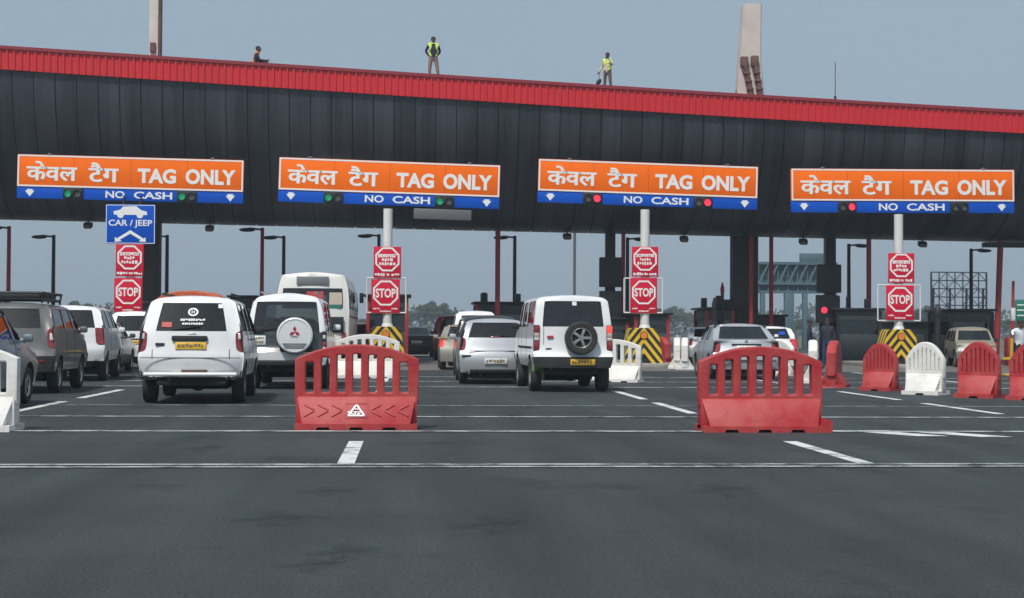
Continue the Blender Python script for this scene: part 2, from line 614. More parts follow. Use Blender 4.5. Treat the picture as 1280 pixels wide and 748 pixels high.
def scribble(mb, x0, x1, zc, h, y, rng, mi=0, dens=1.0):
    """a line of lettering too small to read: uneven strokes under a head line"""
    x = x0
    while x < x1 - h * .2:
        wd = min(rng.uniform(.35, .8) * h * dens, x1 - x)
        hh = h * rng.uniform(.55, 1.0)
        mb.box((x + wd / 2, y, zc + (hh - h) / 2 * rng.choice((1, -1)) * .5), (wd, .006, hh), mi=mi)
        x += wd + h * rng.uniform(.12, .3)
import numpy as np
# ================================================================== GROUND
def sheet(name, x0, x1, y0, y1, z, m, kind='structure', nx=1, ny=1):
    mb = MB()
    for i in range(nx):
        for j in range(ny):
            xa, xb = x0 + (x1 - x0) * i / nx, x0 + (x1 - x0) * (i + 1) / nx
            ya, yb = y0 + (y1 - y0) * j / ny, y0 + (y1 - y0) * (j + 1) / ny
            mb.poly([(xa, ya, z), (xb, ya, z), (xb, yb, z), (xa, yb, z)])
    bmesh.ops.remove_doubles(mb.bm, verts=mb.bm.verts[:], dist=1e-4)
    o = mb.build(name, m, sharp=None)
    return tag(o, kind=kind)
sheet('terrain', -700, 700, -60, 900, -.03, SOIL)
sheet('road', -55, 75, -30, 48.5, 0, ASPH)
sheet('plaza_apron', -55, 75, 47.5, 92, .004, CONC)
sheet('far_road', -26, 32, 91, 420, .001, ASPH)

mk = MB()
def mark(x0, x1, y0, y1, z=.004):
    mk.poly([(x0, y0, z), (x1, y0, z), (x1, y1, z), (x0, y1, z)])
for lx in (-15.3, -10.55, -5.8, -.56, 4.3, 9.05, 13.9, 18.7):
    for (a, b) in ((-2.5, 1.0), (5.2, 8.4), (13.95, 16.9), (22.7, 26.2), (27.5, 31.4), (36.5, 40), (44.0, 46.8)):
        if b < 9: continue
        mark(lx - .08, lx + .08, a, b)
# turn arrow remnants right of the second barrier
tag(mk.build('lane_marking', MARK, sharp=None), kind='structure')
ar = MB()
for (px, py, w_) in ((1132, 545, .55), (1212, 546, .5)):
    p = G(px, py)
    ar.poly([(p.x - .55, p.y + .95, .0045), (p.x + .1, p.y - .1, .0045), (p.x + .5, p.y - .1, .0045), (p.x - .1, p.y + .95, .0045)])
    ar.poly([(p.x - 1.3, p.y + .75, .006), (p.x + .15, p.y + .75, .006), (p.x + .05, p.y + .92, .006), (p.x - 1.3, p.y + .92, .006)])
tag(ar.build('lane_arrow_marking', MARK, sharp=None), kind='structure')
rb = MB()
for (Y, t) in ((13.62, .14), (13.86, .14), (18.45, .22), (21.6, .2), (24.9, .1), (33.2, .3), (36.8, .3), (40.5, .3)):
    rb.poly([(-30, Y, .008), (34, Y, .008), (34, Y + t, .008), (-30, Y + t, .008)])
tag(rb.build('cross_road_marking', RUMBLE, sharp=None), kind='structure')

def stain_mat():
    m = bpy.data.materials.new('oil_stain')
    m.use_nodes = True
    t = m.node_tree
    b = t.nodes['Principled BSDF']
    b.inputs['Base Color'].default_value = (.022, .027, .03, 1)
    b.inputs['Roughness'].default_value = .6
    co = t.nodes.new('ShaderNodeTexCoord')
    ln = t.nodes.new('ShaderNodeVectorMath'); ln.operation = 'LENGTH'
    t.links.new(co.outputs['Object'], ln.inputs[0])
    n = t.nodes.new('ShaderNodeTexNoise'); n.inputs['Scale'].default_value = 1.9; n.inputs['Detail'].default_value = 3
    t.links.new(co.outputs['Object'], n.inputs['Vector'])
    a = t.nodes.new('ShaderNodeMath'); a.operation = 'MULTIPLY_ADD'; a.inputs[1].default_value = 2.2
    t.links.new(n.outputs['Fac'], a.inputs[0]); t.links.new(ln.outputs['Value'], a.inputs[2])
    r = t.nodes.new('ShaderNodeMapRange')
    r.inputs['From Min'].default_value = 1.25; r.inputs['From Max'].default_value = 1.85
    r.inputs['To Min'].default_value = .34; r.inputs['To Max'].default_value = 0
    t.links.new(a.outputs[0], r.inputs['Value'])
    tr = t.nodes.new('ShaderNodeBsdfTransparent')
    ms = t.nodes.new('ShaderNodeMixShader')
    t.links.new(r.outputs[0], ms.inputs[0]); t.links.new(tr.outputs[0], ms.inputs[1]); t.links.new(b.outputs[0], ms.inputs[2])
    t.links.new(ms.outputs[0], t.nodes['Material Output'].inputs['Surface'])
    return m
STAIN = stain_mat()
for (px, py, sx, sy) in ((415, 614, .55, .8), (435, 690, .5, .75), (395, 706, .45, .5), (350, 648, .7, .9), (620, 655, .6, 1.1), (905, 612, .7, 1.2), (640, 520, .5, 1.6), (260, 560, .5, 1.3)):
    g = G(px, py)
    o = MB()
    o.poly([(1.3 * math.cos(q * PI / 10), 1.3 * math.sin(q * PI / 10), 0) for q in range(20)])
    o = o.build('oil_stain', STAIN, sharp=None)
    o.location = (g.x, g.y, .012)
    o.scale = (sx * .6, sy * .62, 1)
    tag(o, kind='structure')
# ================================================================== CANOPY
YF, YB, YK = 56.7, 61.0, 65.6       # red face, underside, back edge
def fit(tab, Y):
    pts = [P(px, py, Y) for px, py in tab]
    c = np.polyfit([p.x for p in pts], [p.z for p in pts], 3)
    return lambda x: float(np.polyval(c, x))
z_top = fit([(-900, 5), (-400, 30), (0, 58), (400, 86), (800, 111), (1280, 137), (2000, 170)], YF)
z_red = fit([(-900, 30), (-400, 58), (0, 86), (400, 113), (800, 138), (1280, 165), (2000, 195)], YF)
z_bot = fit([(-900, 252), (-400, 265), (0, 275), (400, 284), (800, 293), (1280, 304), (2000, 318)], YB)
X0, X1 = -38.0, 46.0
canopy = thing('toll_canopy', 'long dark curved canopy with red ridged top edge spanning every toll lane', 'canopy', (0, YF, 0))
NP = 12
def hull_pt(x, t, off=0.0):
    a = t * PI / 2
    zt, zb = z_red(x) + .02, z_bot(x)
    y = YF + .16 + (YB - YF - .16) * (1 - math.cos(a)) ** .85
    z = zt - (zt - zb) * math.sin(a) ** .92
    return Vector((x, y + off * math.cos(a * .9), z + off * math.sin(a)))
mb = MB()
pw = .78
n = int((X1 - X0) / pw)
rng = random.Random(4)
for q in range(n):
    xa, xb = X0 + q * pw + .016, X0 + (q + 1) * pw - .016
    j = rng.uniform(-.010, .010)
    k = rng.uniform(-.006, .006)
    rows = []
    for s in range(NP + 1):
        a, b = hull_pt(xa, s / NP), hull_pt(xb, s / NP)
        a.y += j; b.y += j + k
        rows.append((mb.bm.verts.new(a), mb.bm.verts.new(b)))
    for (a, b), (c, d) in zip(rows, rows[1:]):
        mb.bm.faces.new((a, c, d, b))
    # folded edge into the joint
    for e in (0, 1):
        col = [r_[e] for r_ in rows]
        back = [mb.bm.verts.new(v.co + Vector((0, .05, .03))) for v in col]
        for u in range(NP):
            mb.bm.faces.new((col[u], col[u + 1], back[u + 1], back[u]))
mb.build('fascia_panel', HULL, canopy, sharp=30).location = (0, -YF, 0)
mb = MB()
st = [X0 + (X1 - X0) * q / 60 for q in range(61)]
prev = None
for x in st:      # backing shell behind the joints, and the rear half of the belly
    col = [mb.bm.verts.new(hull_pt(x, s / NP, .06)) for s in range(NP + 1)]
    for s in range(1, 9):
        a = s / 8 * PI / 2
        zb = z_bot(x) + .06
        col.append(mb.bm.verts.new((x, YB + (YK - YB) * math.sin(a), zb + (z_top(x) - .3 - zb) * (1 - math.cos(a)))))
    if prev:
        for s in range(len(col) - 1):
            mb.bm.faces.new((prev[s], prev[s + 1], col[s + 1], col[s]))
    prev = col
mb.build('belly', HULLGAP, canopy).location = (0, -YF, 0)
mb = MB()
prev = None
for x in st:
    col = [mb.bm.verts.new((x, YF + .06, z_top(x) - .06)), mb.bm.verts.new((x, YF + 4.4, z_top(x) - .02)), mb.bm.verts.new((x, YK, z_top(x) - .28))]
    if prev:
        for s in range(2): mb.bm.faces.new((prev[s], prev[s + 1], col[s + 1], col[s]))
    prev = col
mb.build('roof_sheet', CRED2, canopy).location = (0, -YF, 0)
mb = MB()          # ridged red sheet
step, dep = .255, .045
x = X0
prev = None
while x < X1:
    for dx, off in ((0, 0), (.03, -dep), (.09, -dep), (.12, 0)):
        xx = x + dx
        col = [mb.bm.verts.new((xx, YF + .05 + off, z_red(xx) - .03)), mb.bm.verts.new((xx, YF + .0 + off, z_top(xx) - .05))]
        if prev: mb.bm.faces.new((prev[0], col[0], col[1], prev[1]))
        prev = col
    x += step
mb.build('red_fascia_sheet', CRED, canopy, sharp=20).location = (0, -YF, 0)
mb = MB()
prev = None
for x in st:      # cap flashing and lower trim
    a = [mb.bm.verts.new((x, YF + dy, z_top(x) + dz)) for dy, dz in ((-.07, -.10), (-.07, .02), (.25, .03), (.25, -.05))]
    if prev:
        for s in range(3): mb.bm.faces.new((prev[s], prev[s + 1], a[s + 1], a[s]))
    prev = a
mb.build('cap_flashing', CRED2, canopy).location = (0, -YF, 0)
for (px, wpx) in ((763, 12), (1038, 13)):
    p = P(px, 330, YB)
    MB().box((0, 0, (z_bot(p.x) + .3) / 2), (wpx / S_at(YB), .4, z_bot(p.x) + .3), .02).build('column', STEELD, canopy).location = (p.x, YB + .1 - YF, 0)

# concrete masts that rise through the canopy
def mast(name, px, w0, Y, label, top_py, wtop, m_top, extra=None):
    p = P(px, 330, Y)
    t = thing(name, label, 'mast', (p.x, Y, 0))
    zc = z_bot(p.x) + .4
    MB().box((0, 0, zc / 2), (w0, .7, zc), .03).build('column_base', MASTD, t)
    return t, zc, p
t, zc, p = mast('concrete_mast', 190, .66, 62.2, 'square tan concrete mast rising above the left of the canopy', 0, .4, MASTC)
q0, q1 = P(193, 72, 62.2), P(193, -60, 62.2)
MB().box((q0.x - p.x, 0, (zc + q1.z) / 2), (.36, .5, q1.z - zc), .02).build('mast_shaft', MASTC, t)
MB().box((q0.x - p.x + .225, .02, (zc + q1.z) / 2), (.09, .42, q1.z - zc), .01).build('dark_edge_strip', RUST, t)  # dark strip down the right edge of the shaft
MB().box((q0.x - p.x - .02, -.29, q0.z + .35), (.22, .1, .4), .02).build('junction_box', RUST, t)
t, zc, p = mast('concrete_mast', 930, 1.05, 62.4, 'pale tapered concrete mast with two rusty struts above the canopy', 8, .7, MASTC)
Ym = 62.4
mb = MB()
zlev = [P(937, y_, Ym).z for y_ in (122, 75, 45, 7)]
lr = [(920.5, 954), (923.5, 950), (926, 950), (928, 950.5)]
prev = None
for z_, (l_, r_) in zip([zc] + zlev, [lr[0]] + lr):
    xl, xr = P(l_, 60, Ym).x - p.x, P(r_, 60, Ym).x - p.x
    ring = [mb.bm.verts.new(v) for v in ((xl + .06, -.35, z_), (xr - .06, -.35, z_), (xr, -.2, z_), (xr, .35, z_), (xl, .35, z_), (xl, -.2, z_))]
    if prev:
        for q in range(6): mb.bm.faces.new((prev[q], prev[(q + 1) % 6], ring[(q + 1) % 6], ring[q]))
    prev = ring
mb.bm.faces.new(prev)
mb.build('mast_shaft', MASTC, t, sharp=20)
for (a, b) in (((931, 77), (941, 126)), ((944, 76), (952, 126))):
    pa, pb = P(*a, Ym - .55), P(*b, Ym - .55)
    mb = MB().cyl((pa.x - p.x, -.5, pa.z), (pb.x - p.x, -.5, pb.z), .085, n=10)
    mb.box((pa.x - p.x, -.44, pa.z), (.3, .28, .42), .03)
    for f_ in (.3, .5, .7):
        v = pa.lerp(pb, f_); mb.box((v.x - p.x, -.5, v.z), (.27, .24, .1), .02)
    mb.build('strut', RUST, t)
q = P(921, 113, Ym)
MB().prism([(q.x - p.x - .14, 0, q.z - .5), (q.x - p.x + .05, 0, q.z - .5), (q.x - p.x + .05, 0, q.z + .25)], 'y', (0, .1, 0)).build('side_bracket', RUST, t)
# red pipe in front of the broad column
def red_pole(px, Y, label, top=None, lean=0, r=.10):
    a = P(px, 350, Y)
    t = thing('red_pole', label, 'pole', (a.x, Y, 0), group='red poles under the canopy')
    zt = top if top else z_bot(a.x) + (.25 if abs(Y - YB) < 1.2 else .6)
    MB().cyl((0, 0, .1), (lean, 0, zt), r, n=12).build('pole', REDPOLE, t)
    mbb = MB().box((0, 0, .07), (.36, .36, .14), .02)
    for sx in (-1, 1):
        for sy in (-1, 1): mbb.cyl((sx * .13, sy * .13, .13), (sx * .13, sy * .13, .19), .02, n=6)
    mbb.build('base_plate', STEELD, t)
    return t
red_pole(622, 60.8, 'red pole between the second and third sign, thin black pipe beside it')
q = red_pole(939, 60.7, 'red pole against the broad brown concrete column', r=.085)
red_pole(964, 61.2, 'red pole just right of the broad brown column', r=.085)
red_pole(779, 60.9, 'red pole beside the dark column and third stop post', r=.08)
red_pole(1086, 60.8, 'red pole left of the fourth stop post')
red_pole(1245, 60.5, 'red pole at the far right rising behind red barrier', lean=.2, r=.12)

p = P(1044, 120, 61.5)
t = thing('roof_antenna', 'thin grey antenna rod standing on the canopy roof', 'antenna', (p.x, 61.5, z_top(p.x) - .08))
MB().cyl((0, 0, 0), (0, 0, P(1044, 78, 61.5).z - z_top(p.x) + .08), .022, n=8).build('rod', GREYB, t)
MB().cyl((0, 0, .75), (0, 0, 1.05), .05, n=8).build('sensor', STEELD, t)

# floodlights and sensors hanging under the canopy
for q, (px, what) in enumerate(((110, 'small floodlight under the canopy left of the blue car sign'), (262, 'small floodlight under the canopy above the white taxi van'),
                     (709, 'box camera under the canopy left of the third stop post'), (855, 'round floodlight under the canopy right of the third stop post'),
                     (1004, 'floodlight under the canopy above the truss gantry'), (1153, 'floodlight under the canopy right of the fourth stop post'))):
    a = P(px, 290, YB - .3)
    t = thing('canopy_light', what, 'floodlight', (a.x, YB - .3, z_bot(a.x) + .12), group='lights hung under the canopy')
    MB().cyl((0, 0, .05), (0, 0, -.22), .03, n=8).build('hanger', STEELD, t)
    MB().box((0, 0, -.28), (.34, .3, .2), .05, M=rotx(.35)).build('housing', STEELD, t)
    MB().box((0, -.14, -.36), (.26, .02, .14), .005, M=rotx(.35)).build('lens', LAMPOFF, t)
a = P(1262, 308, YB - .5)
t = thing('cable_tray', 'black cable tray under the canopy at the far right', 'cable tray', (a.x, YB - .5, z_bot(a.x) - .02))
MB().box((0, 0, -.12), (2.2, .4, .2), .02).build('tray', STEELD, t)
for sx in (-.8, .8): MB().cyl((sx, 0, -.05), (sx, 0, .2), .03, n=8).build('hanger', STEELD, t)
a = P(553, 269, 58.6)
t = thing('light_bar', 'grey rectangular light bar below the second tag sign', 'light bar', (a.x, 58.4, a.z))
MB().box((0, 0, 0), (2.22, .22, .40), .03, M=roty(.025)).build('housing', GREYB, t)
for sx in (-.7, .7): MB().cyl((sx, .1, .05), (sx, 1.3, .25), .035, n=8).build('bracket', STEELD, t)

# ================================================================== OVERHEAD SIGNS
YS = 56.0
def tag_sign(bl, br, tl, tr, label, lamps):
    a, b = P(*bl, YS), P(*br, YS)
    c, d = P(*tl, YS), P(*tr, YS)
    ang = -math.atan2((b.z - a.z) + (d.z - c.z), (b.x - a.x) + (d.x - c.x))
    ctr = (a + b + c + d) / 4
    Wd = ((b - a).length + (d - c).length) / 2
    Hd = ((c - a).length + (d - b).length) / 2
    t = thing('overhead_sign', label, 'lane sign', ctr, 0, 'orange and blue signs over the toll lanes')
    t.rotation_euler = (0, ang, 0)
    hb = Hd * .265                       # blue strip
    z0, z1, zb = -Hd / 2, Hd / 2, -Hd / 2 + hb
    X = lambda u: -Wd / 2 + u * Wd
    Zo = lambda v: zb + v * (z1 - zb)
    MB().box((0, 0, (zb + z1) / 2), (Wd, .16, z1 - zb), .012).build('orange_panel', ORANGE, t)
    mb = MB()
    for u in (.25, .5, .75): mb.box((X(u), -.0805, (zb + z1) / 2), (.014, .003, z1 - zb - .03))
    mb.build('sheet_joint', mat('orange_joint', (.42, .075, .004), .6), t, sharp=None)
    mb = MB()
    bw = .055
    for (cx, cz, sx, sz) in ((0, z1 - bw / 2 - .012, Wd - .03, bw), (0, zb + bw / 2 + .012, Wd - .03, bw)):
        mb.box((cx, -.083, cz), (sx, .008, sz))
    for sx in (-1, 1):
        mb.box((sx * (Wd / 2 - bw / 2 - .014), -.083, (zb + z1) / 2), (bw, .008, z1 - zb - 2 * bw - .03))
    mb.build('border', SWHITE, t, sharp=None)
    MB().box((0, .01, (z0 + zb) / 2 - .002), (Wd, .14, hb - .012), .008).build('blue_panel', SBLUE, t)
    yl = -.081
    for s_, u0, u1, v0, v1 in (('केवल', .042, .262, .20, .80), ('टैग', .315, .445, .20, .80),
                               ('TAG', .53, .70, .20, .66), ('ONLY', .742, .965, .20, .68)):
        me = text_mesh(s_, X(u0), X(u1), Zo(v0), Zo(v1), .006, .040 if s_.isascii() else .012)
        if not s_.isascii():      # bold: the strokes doubled sideways
            mb = MB().add_mesh(me, Matrix.Translation((-.014, 0, .004))).add_mesh(me, Matrix.Translation((.014, -.002, -.004)))
            me = mb.mesh('lettering')
        o = link_mesh('lettering', me, SWHITE, t, None)
        o.location = (0, yl, 0)
    for s_, u0, u1 in (('NO', .39, .475), ('CASH', .515, .685)):
        o = link_mesh('lettering', text_mesh(s_, X(u0), X(u1), z0 + hb * .2, z0 + hb * .82, .006, .024), SWHITE, t, None)
        o.location = (0, -.061, 0)
    for u in (.057, .943):               # down arrow: block with a pointed foot
        cx, cz = X(u), (z0 + zb) / 2
        pts = [(-.10, .13), (.10, .13), (.10, .07), (.17, .07), (0, -.14), (-.17, .07), (-.10, .07)]
        MB().prism([(cx + px_, -.061, cz + pz_) for px_, pz_ in pts], 'y', (0, -.006, 0)).build('arrow', SWHITE, t, sharp=None)
    for (u, which), side in zip(lamps, (0, 1)):
        cx, cz = X(u), (z0 + zb) / 2 - .01
        bx = MB().box((cx, -.075, cz), (.70, .10, hb * 1.06), .012).build('signal_box', STEELD, t)
        for kx, key in ((-.17, 0), (.17, 1)):
            lm = {'r': LEDRED, 'g': LEDGREEN, '-': LAMPOFF}[which[key]]
            M = Matrix.Translation((cx + kx, -.127, cz)) @ rotx(PI / 2)
            MB().lathe([(0, .012), (.07, .012), (.12, .004), (.13, 0), (.13, -.01)], 20, M).build('lamp', lm, bx)
            MB().lathe([(.135, -.01), (.135, .09), (.15, .09), (.15, -.01)], 20, M).build('visor', STEELD, bx)
    for sx in (-.36, .36):
        MB().box((sx * Wd, 1.35, .25), (.09, 2.6, .09), .01).build('bracket', STEELD, t)
        MB().box((sx * Wd, .0, z1 + .03), (.12, .2, .07), .01).build('lifting_lug', GREYB, t)
    return t
tag_sign((22, 248), (304, 255), (22, 193), (305, 201), 'orange TAG ONLY lane sign above the blue CAR/JEEP sign', ((.247, 'g-'), (.75, 'g-')))
tag_sign((348, 252), (624, 262), (349, 197), (625, 207), 'orange TAG ONLY lane sign above the grey light bar, green signal lamps lit', ((.247, 'g-'), (.75, 'g-')))
tag_sign((672, 253), (946, 263), (673, 199), (947, 209), 'orange TAG ONLY lane sign above white spare wheel van, both red lamps lit', ((.247, '-r'), (.75, '-r')))
tag_sign((988, 266), (1267, 267), (989, 211), (1267, 213), 'orange TAG ONLY lane sign at the right, only its left red lamp lit', ((.247, '-r'), (.75, '--')))

# blue car / jeep sign
a, b, c = P(132, 305, 55.6), P(194, 306.5, 55.6), P(133, 255.5, 55.6)
Wd, Hd = b.x - a.x, c.z - a.z
t = thing('lane_type_sign', 'blue CAR/JEEP sign with white car pictogram hung over stop plates', 'sign', ((a.x + b.x) / 2, 55.6, (a.z + c.z) / 2))
MB().box((0, 0, 0), (Wd, .09, Hd), .015).build('panel', SBLUE, t)
pts = [(-.62, -.10), (-.66, .03), (-.40, .10), (-.28, .22), (.22, .24), (.40, .09), (.62, .03), (.64, -.10)]
k = Wd / 1.9
mb = MB().prism([(x * k, -.046, Hd * .30 + z * k) for x, z in pts], 'y', (0, -.006, 0))
for wx in (-.38, .36): mb.cyl((wx * k, -.046, Hd * .30 - .1 * k), (wx * k, -.053, Hd * .30 - .1 * k), .13 * k, n=16)
mb.build('car_pictogram', SWHITE, t, sharp=None)
o = link_mesh('lettering', text_mesh('CAR / JEEP', -Wd * .44, Wd * .44, -Hd * .09, Hd * .11, .006, .018), SWHITE, t, None); o.location = (0, -.046, 0)
mb = MB()
for s in (-1, 1):
    pts = [(0, -.15), (0, -.24), (s * .21, -.395), (s * .17, -.43), (s * .31, -.45), (s * .31, -.33), (s * .265, -.36)]
    if s < 0: pts = pts[::-1]
    mb.prism([(x * Wd, -.046, z * Hd) for x, z in pts], 'y', (0, -.006, 0))
mb.build('fork_arrow', SWHITE, t, sharp=None)
mb = MB()
for (cx, cz, sx, sz) in ((0, Hd / 2 - .03, Wd - .03, .022), (0, -Hd / 2 + .03, Wd - .03, .022)): mb.box((cx, -.047, cz), (sx, .005, sz))
for s in (-1, 1): mb.box((s * (Wd / 2 - .026), -.047, 0), (.022, .005, Hd - .085))
mb.build('border', SWHITE, t, sharp=None)
for sx in (-.3, .3): MB().cyl((sx, .06, Hd / 2 - .2), (sx, .30, Hd / 2 + .35), .03, n=8).build('hanger', STEELD, t)

# ================================================================== STOP POSTS, CRASH BLOCKS, ISLANDS, BOOTHS
def octagon(r, k=.9239): return [(r * math.cos(PI / 8 + q * PI / 4), r * math.sin(PI / 8 + q * PI / 4)) for q in range(8)]
def plate(t, name, x0, x1, z0, z1, y, stop, rng):
    Wp, Hp = x1 - x0, z1 - z0
    cx, cz = (x0 + x1) / 2, (z0 + z1) / 2
    p_ = MB().box((cx, y, cz), (Wp, .035, Hp), .008).build(name, SRED, t)
    r = Wp * .475
    oz = cz + Hp * .09
    o1, o2 = octagon(r), octagon(r * .86)
    mb = MB()
    for q in range(8):
        a_, b_, c_, d_ = o1[q], o1[(q + 1) % 8], o2[(q + 1) % 8], o2[q]
        mb.prism([(cx + v[0], y - .0185, oz + v[1]) for v in (a_, b_, c_, d_)], 'y', (0, -.005, 0))
    mb.build('octagon_outline', SWHITE, p_, sharp=None)
    if stop:
        o = link_mesh('lettering', text_mesh('STOP', cx - r * .74, cx + r * .74, oz - r * .34, oz + r * .34, .005, .03), SWHITE, p_, None)
        o.location = (0, y - .0185, 0)
        for (xa, xb, zz) in ((-.9, -.45, .13), (.45, .9, .13), (-.4, .4, .055)):
            mb = MB()
            scribble(mb, cx + r * xa, cx + r * xb, z0 + Hp * zz, Hp * .05, y - .02, rng)
            mb.build('fine_print', SWHITE, p_, sharp=None)
    else:
        for (xa, xb, zz, hh, bar) in ((-.70, .70, oz + r * .24, r * .22, 1), (-.42, .42, oz - r * .04, r * .26, 0), (-.62, .62, oz - r * .36, r * .26, 0),
                                      (-.95, -.15, z0 + Hp * .09, Hp * .10, 0), (-.05, .22, z0 + Hp * .09, Hp * .08, 0), (.32, .95, z0 + Hp * .09, Hp * .10, 0)):
            mb = MB()
            if bar: mb.box((cx, y - .0205, oz + r * .36), (r * 1.45, .006, r * .07))
            scribble(mb, cx + r * xa, cx + r * xb, zz, hh, y - .02, rng)
            mb.build('fine_print', SWHITE, p_, sharp=None)
YP = 54.6
rng = random.Random(5)
def stop_post(px, ptop, plates, label, frame, pole=True):
    """plates: (x0, x1, ytop, ybot) of the upper and the STOP plate in the picture"""
    base = P(px, 410, YP)
    t = thing('stop_sign_post', label, 'sign post', (base.x, YP, 0), group='red stop sign posts on the islands')
    ztop = P(px, ptop, YP).z
    MB().cyl((0, .12, .95), (0, .12, ztop), .165, n=18).build('pole', WPOLE, t)
    MB().lathe([(.0, .92), (.36, .92), (.36, 1.02), (.26, 1.10), (.20, 1.45), (.165, 1.5)], 16, Matrix.Translation((0, .12, 0))).build('footing', WPOLE, t)
    for (x0, x1, y0, y1), st_ in zip(plates, (False, True)):
        a_, b_ = P(x0, y1, YP), P(x1, y0, YP)
        plate(t, 'stop_plate' if st_ else 'upper_plate', a_.x - base.x, b_.x - base.x, a_.z, b_.z, -.07, st_, rng)
    if frame:
        x0, x1, y0, y1 = frame
        a_, b_ = P(x0, y1, YP), P(x1, y0, YP)
        mb = MB()
        l, r_, bz, tz = a_.x - base.x, b_.x - base.x, a_.z, b_.z
        for u, v in (((l, bz), (r_, bz)), ((r_, bz), (r_, tz)), ((r_, tz), (l, tz)), ((l, tz), (l, bz))):
            mb.cyl((u[0], -.03, u[1]), (v[0], -.03, v[1]), .027, n=8)
        mb.build('guard_frame', WPOLE, t)
    return t
stop_post(162, 315, ((145, 180, 306, 345.5), (143, 178.5, 348, 390)), 'red stop post on the leftmost island under the blue CAR/JEEP sign', None)
stop_post(484, 261, ((467, 501.5, 309, 347), (464, 500, 349.5, 391.5)), 'red stop post behind the left red barrier, right of the white bus', (458.5, 507.5, 348, 391))
stop_post(806.5, 262, ((789.5, 822.5, 309, 346), (787.5, 821, 348, 391.5)), 'red stop post right of the white van with a spare wheel', (780, 828, 348.5, 391))
stop_post(1124.5, 268, ((1109.5, 1142, 317, 354), (1107, 1141.5, 357, 400)), 'red stop post on the rightmost island behind the white barrier', (1097, 1150, 357, 401))

def crash_block(px, label):
    g = P(px, 452, 53.2)
    t = thing('crash_block', label, 'crash block', (g.x, 53.2, 0), group='striped crash blocks on the island noses')
    # outline with a small arch at the foot
    out = [(-.70, .02), (-.22, .02)] + [(-.22 * math.cos(a_), .02 + .40 * math.sin(a_)) for a_ in [q * PI / 8 for q in range(1, 8)]] + [(.22, .02), (.70, .02), (.50, 1.28), (.42, 1.36), (-.42, 1.36), (-.50, 1.28)]
    me = curve_mesh(out, [], .45, .02)
    mb = MB().add_mesh(me, Matrix.Translation((0, .5, 0)) @ rotx(PI / 2))
    mb.build('body', CHEV, t)
    bpy.data.meshes.remove(me)
    MB().box((0, .5, .2), (.42, .8, .38), .01).build('arch_recess', STEELD, t)
    rf = MB().cyl((0, .045, 1.12), (0, .015, 1.12), .145, n=20).build('reflector_rim', STEELD, t)
    MB().cyl((0, .03, 1.12), (0, -.002, 1.12), .125, n=20).build('reflector', AMBER, rf)
    return t
crash_block(162, 'black and yellow chevron crash block on the leftmost island')
crash_block(482, 'black and yellow chevron crash block behind the barrier near the bus')
crash_block(805, 'black and yellow chevron crash block beside the spare wheel van')
crash_block(1127, 'black and yellow chevron crash block behind the white barrier at right')
def island(px, y0, y1, wd):
    p_ = P(px, 420, 55)
    mb = MB()
    pts = [(p_.x - wd / 2, y1), (p_.x - wd / 2, y0 + wd / 2)] + [(p_.x - wd / 2 * math.cos(a_), y0 + wd / 2 - wd / 2 * math.sin(a_)) for a_ in [q * PI / 10 for q in range(1, 10)]] + [(p_.x + wd / 2, y0 + wd / 2), (p_.x + wd / 2, y1)]
    mb.prism([(x, y, .0) for x, y in pts], 'z', (0, 0, .14), bev=.015)
    tag(mb.build('traffic_island', KERB), kind='structure')
for px in (162, 482, 805, 1127): island(px, 52.3, 74, 1.9)
for px in (318, 640, 965): island(px, 59.2, 74, 1.5)

def booth(px, Y, wd, ytop, label, roof_stuff=True, glow=None, dp=2.6, red=True):
    p_ = P(px, 420, Y)
    h = P(px, ytop, Y).z
    t = thing('toll_booth', label, 'toll booth', (p_.x, Y, .14), group='toll booths on the islands')
    h -= .14
    mb = MB()
    # walls below and above the windows, corner posts between
    mb.box((0, dp / 2, .52), (wd, dp, 1.04), .02)
    mb.box((0, dp / 2, h - .22), (wd, dp, .42), .02)
    mb.build('cabin', BOOTHM, t)
    for sx in (-1, 1):
        for yy in (.05, dp - .05):
            MB().box((sx * (wd / 2 - .02), yy, h / 2), (.13, .13, h - .04), .01).build('corner_post', REDPOLE if red else STEELD, t)
    wz0, wz1 = 1.05, h - .44
    mb = MB()
    mb.box((0, .06, (wz0 + wz1) / 2), (wd - .2, .015, wz1 - wz0))
    mb.box((0, dp - .06, (wz0 + wz1) / 2), (wd - .2, .015, wz1 - wz0))
    for sx in (-1, 1): mb.box((sx * (wd / 2 - .03), dp / 2, (wz0 + wz1) / 2), (.015, dp - .2, wz1 - wz0))
    mb.build('window', BOOTHGLASS, t, sharp=None)
    mb = MB().box((0, dp * .55, .9), (wd * .7, .5, .08), .01)
    mb.box((wd * .15, dp * .55, 1.22), (.4, .06, .34), .02)
    mb.box((-wd * .2, dp * .8, .8), (.45, .45, .9), .05)
    mb.build('desk', LINING, t)
    MB().box((0, dp / 2, h + .045), (wd + .3, dp + .3, .09), .02).build('roof', STEELD, t)
    if roof_stuff:
        rg = random.Random(int(px))
        for q in range(3):
            xx = rg.uniform(-.4, .4) * wd
            hh = rg.uniform(.25, .6)
            MB().box((xx, .4 + q * .5, h + .09 + hh / 2), (rg.uniform(.12, .3), .3, hh), .03).build('roof_unit', STEELD, t)
    return t
booth(303, 64, 1.0, 372, 'narrow dark toll booth between the white taxi van and white jeep', False)
booth(484, 57.6, 1.50, 371, 'red framed toll booth directly behind the second stop post', False)
booth(625, 62.5, 1.9, 380, 'dark toll booth with roof clutter above the silver hatchback')
booth(767, 60, 1.15, 400, 'dark toll booth behind the right side of the spare wheel van', False)
booth(815, 58.5, 1.3, 394, 'dark toll booth behind the third stop post', False)
booth(900, 61.5, 1.1, 387, 'low dark toll booth left of the broad brown column', True)
